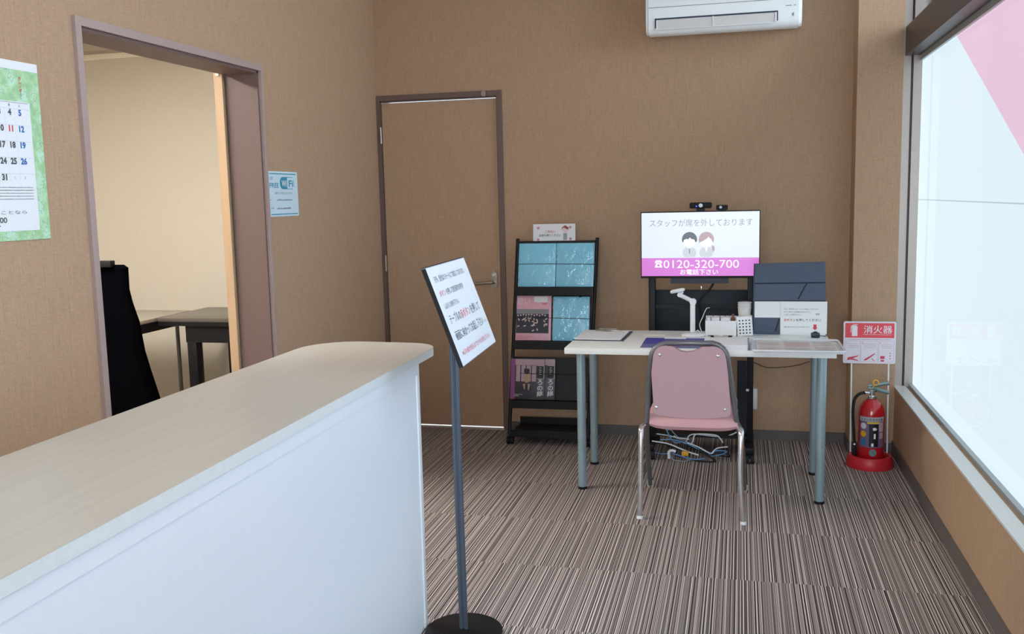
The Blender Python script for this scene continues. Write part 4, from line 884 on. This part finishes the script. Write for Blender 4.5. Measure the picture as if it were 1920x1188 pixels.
bm = BM(); lathe(bm, [(0.021, 0.3384), (0.024, 0.340), (0.024, 0.352), (0.017, 0.354), (0.0135, 0.356), (0.0135, 0.378), (0.016, 0.380), (0.016, 0.386), (0, 0.386)], (CXE, EY), 24); vl = obj('valve', bm, CHROME, t)
bm = BM(); cyl(bm, (CXE-0.010, EY, 0.368), (CXE-0.036, EY-0.004, 0.368), 0.0075, 14); obj('hose_nut', bm, CHROME, vl)
LEV = mat('lever_green_grey', (120, 142, 142), 0.35, 0.4)
bm = BM(); box(bm, CXE-0.022, CXE+0.020, EY-0.010, EY+0.010, 0.3864, 0.396, bev=0.002); tube(bm, [(CXE+0.010, EY, 0.392), (CXE+0.035, EY, 0.380), (CXE+0.070, EY, 0.372), (CXE+0.078, EY, 0.368)], 0.0, 10, flat=(0.004, 0.010)); obj('carrying_handle', bm, LEV, t)
bm = BM(); tube(bm, [(CXE-0.018, EY, 0.400), (CXE+0.012, EY, 0.404), (CXE+0.050, EY, 0.413), (CXE+0.078, EY, 0.417)], 0.0, 10, flat=(0.004, 0.010)); obj('lever', bm, LEV, t)
bm = BM(); c0 = Vector((CXE+0.014, EY-0.014, 0.421)); tube(bm, [c0+Vector((0.0125*math.cos(2*PI*k/20), 0, 0.0125*math.sin(2*PI*k/20))) for k in range(20)], 0.0034, 8, closed=True); cyl(bm, c0+Vector((-0.006, 0, -0.012)), c0+Vector((-0.013, 0.004, -0.026)), 0.003, 8); obj('safety_pin', bm, mat('pin_yellow', (240, 176, 60), 0.35), t)
bm = BM(); tube(bm, bez([(CXE-0.034, EY-0.004, 0.368), (CXE-0.060, EY-0.010, 0.362), (CXE-0.082, EY-0.012, 0.335), (CXE-0.088, EY-0.010, 0.28), (CXE-0.084, EY-0.005, 0.20), (CXE-0.078, EY, 0.13), (CXE-0.076, EY, 0.085)], 6), 0.0075, 12); hs = obj('hose', bm, BLACKM, t)
bm = BM(); tube(bm, [(CXE-0.076, EY, 0.085), (CXE-0.0755, EY, 0.060), (CXE-0.075, EY, 0.040)], [0.009, 0.011, 0.0075], 12); obj('nozzle', bm, BLACK, hs)
bm = BM(); cyl(bm, (CXE-0.078, EY-0.0095, 0.108), (CXE-0.078, EY-0.013, 0.108), 0.005, 10); obj('hose_clip', bm, WHITEP, hs)
bm = BM(); tube(bm, bez([(CXE+0.014, EY+0.012, 0.372), (CXE+0.045, EY+0.016, 0.374), (CXE+0.078, EY+0.010, 0.366)], 5), 0.003, 8); obj('strap', bm, BLACKM, t)

# ================================================================== AIR CONDITIONER
t = thing('air_conditioner', 'white wall-mounted air conditioner above the television', 'air conditioner', (-0.10, 5.14, 2.18))
ACW = mat('ac_white', (246, 250, 251), 0.4, var=0.01)
prof = [(YB-0.0005, 2.205), (5.10, 2.178), (5.055, 2.180), (5.038, 2.192), (5.030, 2.212), (5.026, 2.30), (5.026, 2.44), (5.05, 2.475), (YB-0.0005, 2.48)]
bm = BM(); prism(bm, prof, -0.470, 0.276, 'YZ'); obj('casing', bm, ACW, t)
bm = BM()
pr2 = [(YB-0.0005, 2.212), (5.10, 2.186), (5.060, 2.188), (5.044, 2.200), (5.036, 2.22), (5.032, 2.30), (5.032, 2.436), (5.055, 2.468), (YB-0.0005, 2.473)]
prism(bm, pr2, -0.484, -0.4702, 'YZ'); obj('side_cap', bm, ACW, t)
bm = BM(); prism(bm, pr2, 0.2762, 0.290, 'YZ'); obj('side_cap', bm, ACW, t)
kid('panel_seam', mat('seam_grey', (96, 100, 104), 0.6), t, (-0.470, 0.276, 5.0245, 5.0262, 2.3115, 2.3135))
kid('outlet_slot', mat('slot_navy', (46, 56, 76), 0.6), t, (-0.437, 0.174, 5.0245, 5.030, 2.2105, 2.258))
for a, b_ in ((-0.428, -0.146), (-0.141, 0.168)):
    bm = BM(); prism(bm, [(5.0242, 2.203), (5.0235, 2.206), (5.0225, 2.249), (5.0238, 2.250)], a, b_, 'YZ'); lv = obj('louver', bm, mat('louver_warm', (214, 212, 210), 0.4), t)
kid('louver_bracket', WHITEP, t, (-0.430, -0.424, 5.0195, 5.0222, 2.205, 2.248), (-0.146, -0.141, 5.0195, 5.0222, 2.205, 2.252), (0.160, 0.166, 5.0195, 5.0222, 2.205, 2.250), (-0.43, 0.168, 5.021, 5.0245, 2.1995, 2.2030))
bm = BM(); cyl(bm, (0.251, 5.031, 2.236), (0.251, 5.027, 2.236), 0.0105, 24); obj('round_window', bm, WHITEP, t)
bm = BM(); flatpoly(bm, arcp(0, 0, 0.008, 90, 270, 10), (0.250, 5.0265, 2.236), X_, Z_); lines(bm, (0, 5.0255, 0), X_, Z_, 0.212, 0.238, 2.277, 0.005); lines(bm, (0, 5.0255, 0), X_, Z_, 0.248, 0.262, 2.277, 0.006); obj('print', bm, mat('ac_print', (120, 124, 130), 0.6), t)

# ================================================================== CABLE PILE
CW, CB, CU = mat('cable_white', (214, 222, 228), 0.4), BLACKM, mat('cable_blue', (96, 150, 200), 0.4)
def px(x, y, Y):       # measured spots (metres) helper: x across, y height
    return (x, Y, y)
hand = [
 ('white', CW, 0.0034, [(-0.36, 4.86, 0.105), (-0.30, 4.85, 0.085), (-0.27, 4.85, 0.075), (-0.255, 4.85, 0.105), (-0.22, 4.85, 0.118), (-0.12, 4.86, 0.108), (-0.06, 4.87, 0.108), (0.0, 4.88, 0.135)], 'white cable arching over the pile towards the right post'),
 ('white', CW, 0.0034, [(-0.33, 4.83, 0.110), (-0.28, 4.83, 0.076), (-0.255, 4.83, 0.070), (-0.235, 4.83, 0.078), (-0.225, 4.84, 0.112), (-0.20, 4.84, 0.122), (-0.12, 4.85, 0.117), (-0.095, 4.85, 0.10), (-0.08, 4.84, 0.080)], 'white cable with a square bend at the top of the pile'),
 ('white', CW, 0.0036, [(-0.26, 4.80, 0.085), (-0.20, 4.80, 0.062), (-0.14, 4.79, 0.035), (-0.12, 4.79, 0.055), (-0.10, 4.79, 0.066), (-0.055, 4.80, 0.070)], 'white cable dipping in the right half of the pile'),
 ('white', CW, 0.0040, [(-0.44, 4.80, 0.085), (-0.36, 4.79, 0.078), (-0.29, 4.78, 0.055), (-0.24, 4.77, 0.040), (-0.20, 4.76, 0.032)], 'thick white cable slanting across the left of the pile'),
 ('white', CW, 0.0030, [(-0.42, 4.84, 0.115), (-0.36, 4.84, 0.108), (-0.31, 4.83, 0.10), (-0.25, 4.83, 0.095)], 'short white cable highest at the left of the pile'),
 ('blue', CU, 0.0032, [(-0.385, 4.86, 0.165), (-0.36, 4.84, 0.12), (-0.34, 4.83, 0.09), (-0.32, 4.82, 0.075), (-0.29, 4.81, 0.085)], 'pale blue cable dropping into the pile from the left'),
 ('blue', CU, 0.0030, [(-0.43, 4.78, 0.030), (-0.38, 4.77, 0.028), (-0.34, 4.76, 0.035), (-0.28, 4.75, 0.024), (-0.22, 4.74, 0.014), (-0.17, 4.75, 0.018)], 'blue cable lying lowest along the front of the pile'),
 ('blue', CU, 0.0030, [(-0.40, 4.82, 0.088), (-0.34, 4.81, 0.095), (-0.28, 4.80, 0.086), (-0.24, 4.80, 0.070), (-0.20, 4.80, 0.05)], 'blue cable crossing the middle of the pile'),
 ('blue', CU, 0.0030, [(-0.15, 4.79, 0.03), (-0.12, 4.79, 0.048), (-0.09, 4.79, 0.052), (-0.06, 4.80, 0.045), (-0.09, 4.80, 0.028), (-0.13, 4.79, 0.022)], 'looped blue cable at the right end of the pile'),
 ('black', CB, 0.0042, [(-0.34, 4.82, 0.10), (-0.28, 4.81, 0.085), (-0.22, 4.80, 0.055), (-0.17, 4.79, 0.035), (-0.13, 4.77, 0.012), (-0.115, 4.755, 0.006), (-0.14, 4.74, 0.005), (-0.19, 4.74, 0.006), (-0.235, 4.75, 0.010)], 'thick black cable curling to the floor in front of the pile'),
 ('black', CB, 0.0038, [(-0.44, 4.83, 0.070), (-0.37, 4.82, 0.066), (-0.30, 4.81, 0.045), (-0.25, 4.80, 0.030), (-0.27, 4.79, 0.012), (-0.32, 4.79, 0.018), (-0.31, 4.80, 0.042)], 'black cable looping through the left of the pile'),
 ('black', CB, 0.0038, [(-0.20, 4.83, 0.028), (-0.14, 4.83, 0.02), (-0.08, 4.83, 0.012), (-0.045, 4.82, 0.014), (-0.06, 4.81, 0.032), (-0.12, 4.82, 0.03)], 'black cable curled at the right rear of the pile'),
 ('grey', mat('cable_grey', (150, 160, 170), 0.4), 0.0020, [(-0.34, 4.76, 0.028), (-0.33, 4.745, 0.008), (-0.29, 4.735, 0.003), (-0.26, 4.74, 0.004), (-0.235, 4.75, 0.018)], 'thin grey cable drooping onto the carpet in front of the pile'),
 ('grey', mat('cable_grey', (150, 160, 170), 0.4), 0.0026, [(-0.37, 4.87, 0.125), (-0.35, 4.87, 0.132), (-0.33, 4.86, 0.115), (-0.30, 4.85, 0.09), (-0.275, 4.85, 0.078)], 'grey cable with a small hump at the top left of the pile'),
]
for nm, mm, rr, pts, lab in hand:
    bm = BM(); tube(bm, bez([(x, y, z+0.002) for x, y, z in pts], 7), rr, 7)
    tag(obj('cable', bm, mm), lab, 'cable', 'cables piled under the desk')
bm = BM(); box(bm, -0.285, -0.250, 4.748, 4.772, 0.028, 0.052, bev=0.004); tag(obj('cable_connector', bm, mat('connector_yellow', (224, 164, 40), 0.4)), 'yellow connector lying in the cable pile', 'connector')
bm = BM(); tube(bm, bez([(-0.348, 4.75, 0.012), (-0.350, 4.75, 0.045), (-0.335, 4.75, 0.055), (-0.315, 4.75, 0.050)], 5), 0.0075, 10); tag(obj('cable_adapter', bm, WHITEP), 'white bent plug at the left front of the cable pile', 'plug')

# wall cable, conduit
bm = BM(); tube(bm, bez([(0.065, YB-0.004, 0.440), (0.10, YB-0.004, 0.425), (0.145, YB-0.004, 0.408), (0.22, YB-0.004, 0.410), (0.30, YB-0.004, 0.422), (0.37, YB-0.004, 0.445)], 6), 0.0022, 6); tag(obj('cable', bm, mat('cable_brown', (74, 52, 48), 0.6)), 'thin brown cable sagging along the back wall under the desk', 'cable')
bm = BM(); box(bm, 0.052, 0.097, YB-0.012, YB-0.0005, 0.172, 0.288, bev=0.004); tag(obj('wall_outlet', bm, WHITEP), 'white outlet plate low on the back wall behind the stand', 'outlet')

# ================================================================== LEFT WALL: WIFI NOTICE, CALENDAR
YU = (0, 1, 0)
t = thing('wifi_notice', 'blue and white free WiFi notice on the wall beside the doorway', 'notice', (XL, 4.03, 1.30))
XW = XL+0.0035
bm = BM(); box(bm, XL+0.0006, XL+0.003, 3.886, 4.176, 1.300, 1.506); obj('sheet', bm, mat('pale_blue_paper', (214, 236, 246), 0.35, var=0.01), t)
TEAL = mat('teal_ink', (52, 150, 176), 0.5)
bm = BM(); flatpoly(bm, rect2(3.900, 4.160, 1.4925, 1.497), (XW, 0, 0), YU, Z_); flatpoly(bm, rect2(3.900, 4.165, 1.308, 1.3125), (XW, 0, 0), YU, Z_)
flatpoly(bm, arcp(4.025, 1.453, 0.028, 90, 270, 10)+[(4.070, 1.425), (4.070, 1.481)], (XW, 0, 0), YU, Z_)
for e in (rect2(4.070, 4.125, 1.4785, 1.481), rect2(4.070, 4.125, 1.425, 1.4275), rect2(4.138, 4.140, 1.435, 1.470)): flatpoly(bm, e, (XW, 0, 0), YU, Z_)
for k in range(3): flatpoly(bm, arcp(3.918, 1.462, 0.007+k*0.006, 40, 140, 8)+arcp(3.918, 1.462, 0.0045+k*0.006, 140, 40, 8), (XW, 0, 0), YU, Z_)
add_text(bm, 'FREE', (XW, 3.897, 1.432), YU, Z_, 0.030, width=0.085, bold=0.02); add_text(bm, 'Fi', (XW+0.0003, 4.080, 1.437), YU, Z_, 0.042, width=0.045, bold=0.02); obj('teal_print', bm, TEAL, t)
bm = BM(); add_text(bm, 'Wi', (XW+0.0004, 4.015, 1.437), YU, Z_, 0.042, width=0.050, bold=0.02); obj('white_lettering', bm, PAPER, t)
bm = BM(); add_text(bm, '無料でご利用いただけます', (XW, 3.945, 1.402), YU, Z_, 0.012, width=0.17)
lines(bm, (XW, 0, 0), YU, Z_, 3.96, 4.11, 1.372, 0.008); lines(bm, (XW, 0, 0), YU, Z_, 3.96, 4.095, 1.333, 0.009); lines(bm, (XW, 0, 0), YU, Z_, 3.90, 3.93, 1.336, 0.006); lines(bm, (XW, 0, 0), YU, Z_, 3.895, 3.915, 1.375, 0.004)
obj('grey_print', bm, mat('notice_grey_ink', (130, 140, 150), 0.6), t)

t = thing('wall_calendar', 'green bordered wall calendar at the left edge of the photo', 'calendar', (XL, 2.28, 1.27))
def cal_green():
    m = bpy.data.materials.new('calendar_green'); tt, b = nodes(m); N = tt.nodes; K = tt.links
    tc = N.new('ShaderNodeTexCoord'); vo = N.new('ShaderNodeTexVoronoi'); vo.feature = 'DISTANCE_TO_EDGE'; vo.inputs['Scale'].default_value = 85
    nz = N.new('ShaderNodeTexNoise'); nz.inputs['Scale'].default_value = 26; nz.inputs['Detail'].default_value = 3
    K.new(tc.outputs['Object'], vo.inputs['Vector']); K.new(tc.outputs['Object'], nz.inputs['Vector'])
    r = N.new('ShaderNodeValToRGB'); e = r.color_ramp.elements; e[0].position = 0.35; e[0].color = L((160, 206, 150)); e[1].position = 0.65; e[1].color = L((196, 232, 206)); q = e.new(0.5); q.color = L((180, 220, 168))
    K.new(nz.outputs['Fac'], r.inputs[0])
    ls = N.new('ShaderNodeMath'); ls.operation = 'LESS_THAN'; ls.inputs[1].default_value = 0.055; K.new(vo.outputs['Distance'], ls.inputs[0])
    n2 = N.new('ShaderNodeTexNoise'); n2.inputs['Scale'].default_value = 50; K.new(tc.outputs['Object'], n2.inputs['Vector'])
    g2 = N.new('ShaderNodeMath'); g2.operation = 'GREATER_THAN'; g2.inputs[1].default_value = 0.52; K.new(n2.outputs['Fac'], g2.inputs[0])
    mu = N.new('ShaderNodeMath'); mu.operation = 'MULTIPLY'; K.new(ls.outputs[0], mu.inputs[0]); K.new(g2.outputs[0], mu.inputs[1])
    mx = N.new('ShaderNodeMix'); mx.data_type = 'RGBA'; K.new(mu.outputs[0], mx.inputs['Factor']); K.new(r.outputs[0], mx.inputs['A']); mx.inputs['B'].default_value = L((150, 190, 165))
    K.new(mx.outputs['Result'], b.inputs['Base Color']); b.inputs['Roughness'].default_value = 0.5; return m
bm = BM(); box(bm, XL+0.001, XL+0.0045, 2.077, 2.485, 1.270, 1.790)
sh = obj('sheet', bm, cal_green(), t)
XC = XL+0.0056
bm = BM(); flatpoly(bm, rect2(2.074, 2.4835, 1.766, 1.791), (XC, 0, 0), YU, Z_); obj('binding_strip', bm, PAPER, t)
bm = BM(); flatpoly(bm, rect2(2.122, 2.440, 1.298, 1.674), (XC, 0, 0), YU, Z_); obj('date_panel', bm, PAPER, t)
XC += 0.0006
k_, b2, r2 = BM(), BM(), BM()
cols = [2.397-0.040*(6-i) for i in range(7)]
day = 1; first = 2  # the first falls on a Tuesday column so that 5 lands on Saturday
for wk in range(5):
    for dw in range(7):
        d = wk*7+dw-first+1
        z = 1.634-wk*0.0470
        if 1 <= d <= 31:
            tgt = b2 if dw == 6 else (r2 if (dw == 0 or d == 11) else k_)
            add_text(tgt, str(d), (XC, cols[dw], z), YU, Z_, 0.024, 'CENTER', 0.045)
        elif d > 31: add_text(k_, str(d-31), (XC, cols[dw], z+0.004), YU, Z_, 0.010, 'CENTER')
for dw, s_ in enumerate('日月火水木金土'): add_text(k_, s_, (XC, cols[dw], 1.659), YU, Z_, 0.009, 'CENTER')
for kk in range(5): lines(k_, (XC, 0, 0), YU, Z_, 2.135, 2.425, 1.424-kk*0.0085, 0.0022)
for e in (rect2(2.13, 2.432, 1.670, 1.671),): flatpoly(k_, e, (XC, 0, 0), YU, Z_)
add_text(k_, '冠婚葬祭のことなら', (XC, 2.150, 1.348), YU, Z_, 0.012, width=0.24)
add_text(k_, '0120-320-700', (XC, 2.150, 1.323), YU, Z_, 0.022, width=0.16, bold=0.02)
lines(k_, (XC, 0, 0), YU, Z_, 2.150, 2.285, 1.312, 0.005)
obj('lettering', k_, mat('calendar_ink', (84, 84, 90), 0.7), t); obj('blue_lettering', b2, INKB, t)
for i, s_ in enumerate('カレンダー'): add_text(r2, s_ if s_ != 'ー' else '｜', (XC, 2.408, 1.738-i*0.0115), YU, Z_, 0.0115, 'CENTER', 0.02)
obj('red_lettering', r2, INKR, t)
bm = BM()
for kk in range(6): flatpoly(bm, rect2(2.128, 2.434, 1.628-0.047*kk+0.024, 1.6284-0.047*kk+0.0245), (XC-0.0002, 0, 0), YU, Z_)
for kk in range(6): flatpoly(bm, rect2(cols[kk]+0.0198, cols[kk]+0.0203, 1.43, 1.652), (XC-0.0002, 0, 0), YU, Z_)
obj('grid_lines', bm, mat('grid_grey', (206, 210, 214), 0.7), t)

# ================================================================== SIDE ROOM FURNITURE
DARKW = mat('black_brown_wood', (20, 18, 22), 0.5, spec=0.3)
TOPW = mat('dark_tabletop', (92, 84, 78), 0.3)
t = thing('side_table', 'black table with deep apron seen through the doorway on the right', 'table', (-2.95, 5.15, 0))
kid('tabletop', TOPW, t, (-3.36, -2.42, 4.87, 5.42, 0.680, 0.702), bev=0.001)
kid('edge', DARKW, t, (-3.358, -2.422, 4.872, 5.418, 0.655, 0.6798))
kid('apron', DARKW, t, (-3.19, -2.44, 4.89, 4.91, 0.555, 0.6548), (-3.19, -2.44, 5.38, 5.40, 0.555, 0.6548))
for x, y in ((-3.185, 4.89), (-2.50, 4.89), (-3.185, 5.34), (-2.50, 5.34)): kid('leg', DARKW, t, (x, x+0.06, y, y+0.06, 0, 0.5548), bev=0.002)
t = thing('side_table', 'long low dark table along the far wall left in the side room', 'table', (-3.75, 5.1, 0))
kid('tabletop', mat('glossy_grey_top', (150, 142, 132), 0.25), t, (-4.30, -3.37, 4.70, 5.24, 0.680, 0.702), bev=0.001)
kid('edge', DARKW, t, (-4.298, -3.372, 4.702, 5.238, 0.625, 0.6798))
for x, y in ((-3.43, 4.73), (-4.25, 4.73), (-3.43, 5.17), (-4.25, 5.17)):
    bm = BM(); cyl(bm, (x, y, 0), (x, y, 0.6248), 0.012, 14); obj('leg', bm, mat('leg_steel_dark', (110, 106, 104), 0.4, 0.5), t)
bm = BM(); box(bm, -3.395, -3.36, 5.30, 5.33, 0, 0.66, bev=0.002); tag(obj('wooden_post', bm, mat('brown_post', (104, 84, 64), 0.5)), 'thin brown upright post between the two dark tables', 'post')
# draped black garment rack / covered stand
t = thing('draped_stand', 'tall stand covered by a black cloth just inside the doorway', 'stand', (-3.25, 4.28, 0))
bm = BM(); box(bm, -3.48, -3.165, 4.22, 4.26, 1.052, 1.085, bev=0.003); box(bm, -3.47, -3.44, 4.225, 4.255, 0.0, 1.0518); box(bm, -3.27, -3.25, 4.24, 4.255, 0.0, 1.0518); obj('frame', bm, BLACK, t)
bm = BM(); prof = [(1.06, -3.262, -3.128, 0.02), (1.045, -3.268, -3.108, 0.035), (0.93, -3.272, -3.112, 0.04), (0.86, -3.28, -3.100, 0.05), (0.76, -3.285, -3.070, 0.06), (0.60, -3.30, -3.050, 0.07), (0.50, -3.305, -3.025, 0.08), (0.36, -3.31, -2.99, 0.10), (0.18, -3.33, -2.95, 0.12), (0.03, -3.34, -2.93, 0.13)]
rings = []
for z, xa, xb, hd_ in prof:
    ring = []
    for k in range(40):
        a = 2*PI*k/40; fold = 1+0.10*math.sin(9*a+z*3)*(1.1-z)
        ring.append(bm.verts.new(((xa+xb)/2+(xb-xa)/2*math.copysign(abs(math.cos(a))**0.7, math.cos(a))*(1+0.03*math.sin(7*a)*(1.1-z)), 4.28+hd_*math.sin(a)*fold, z)))
    rings.append(ring)
for a, b_ in zip(rings, rings[1:]):
    for k in range(40): bm.faces.new((a[k], a[(k+1) % 40], b_[(k+1) % 40], b_[k]))
bm.faces.new(rings[0]); bm.faces.new(rings[-1][::-1]); obj('cloth', bm, mat('black_cloth', (6, 6, 9), 1.0, spec=0.0), t)
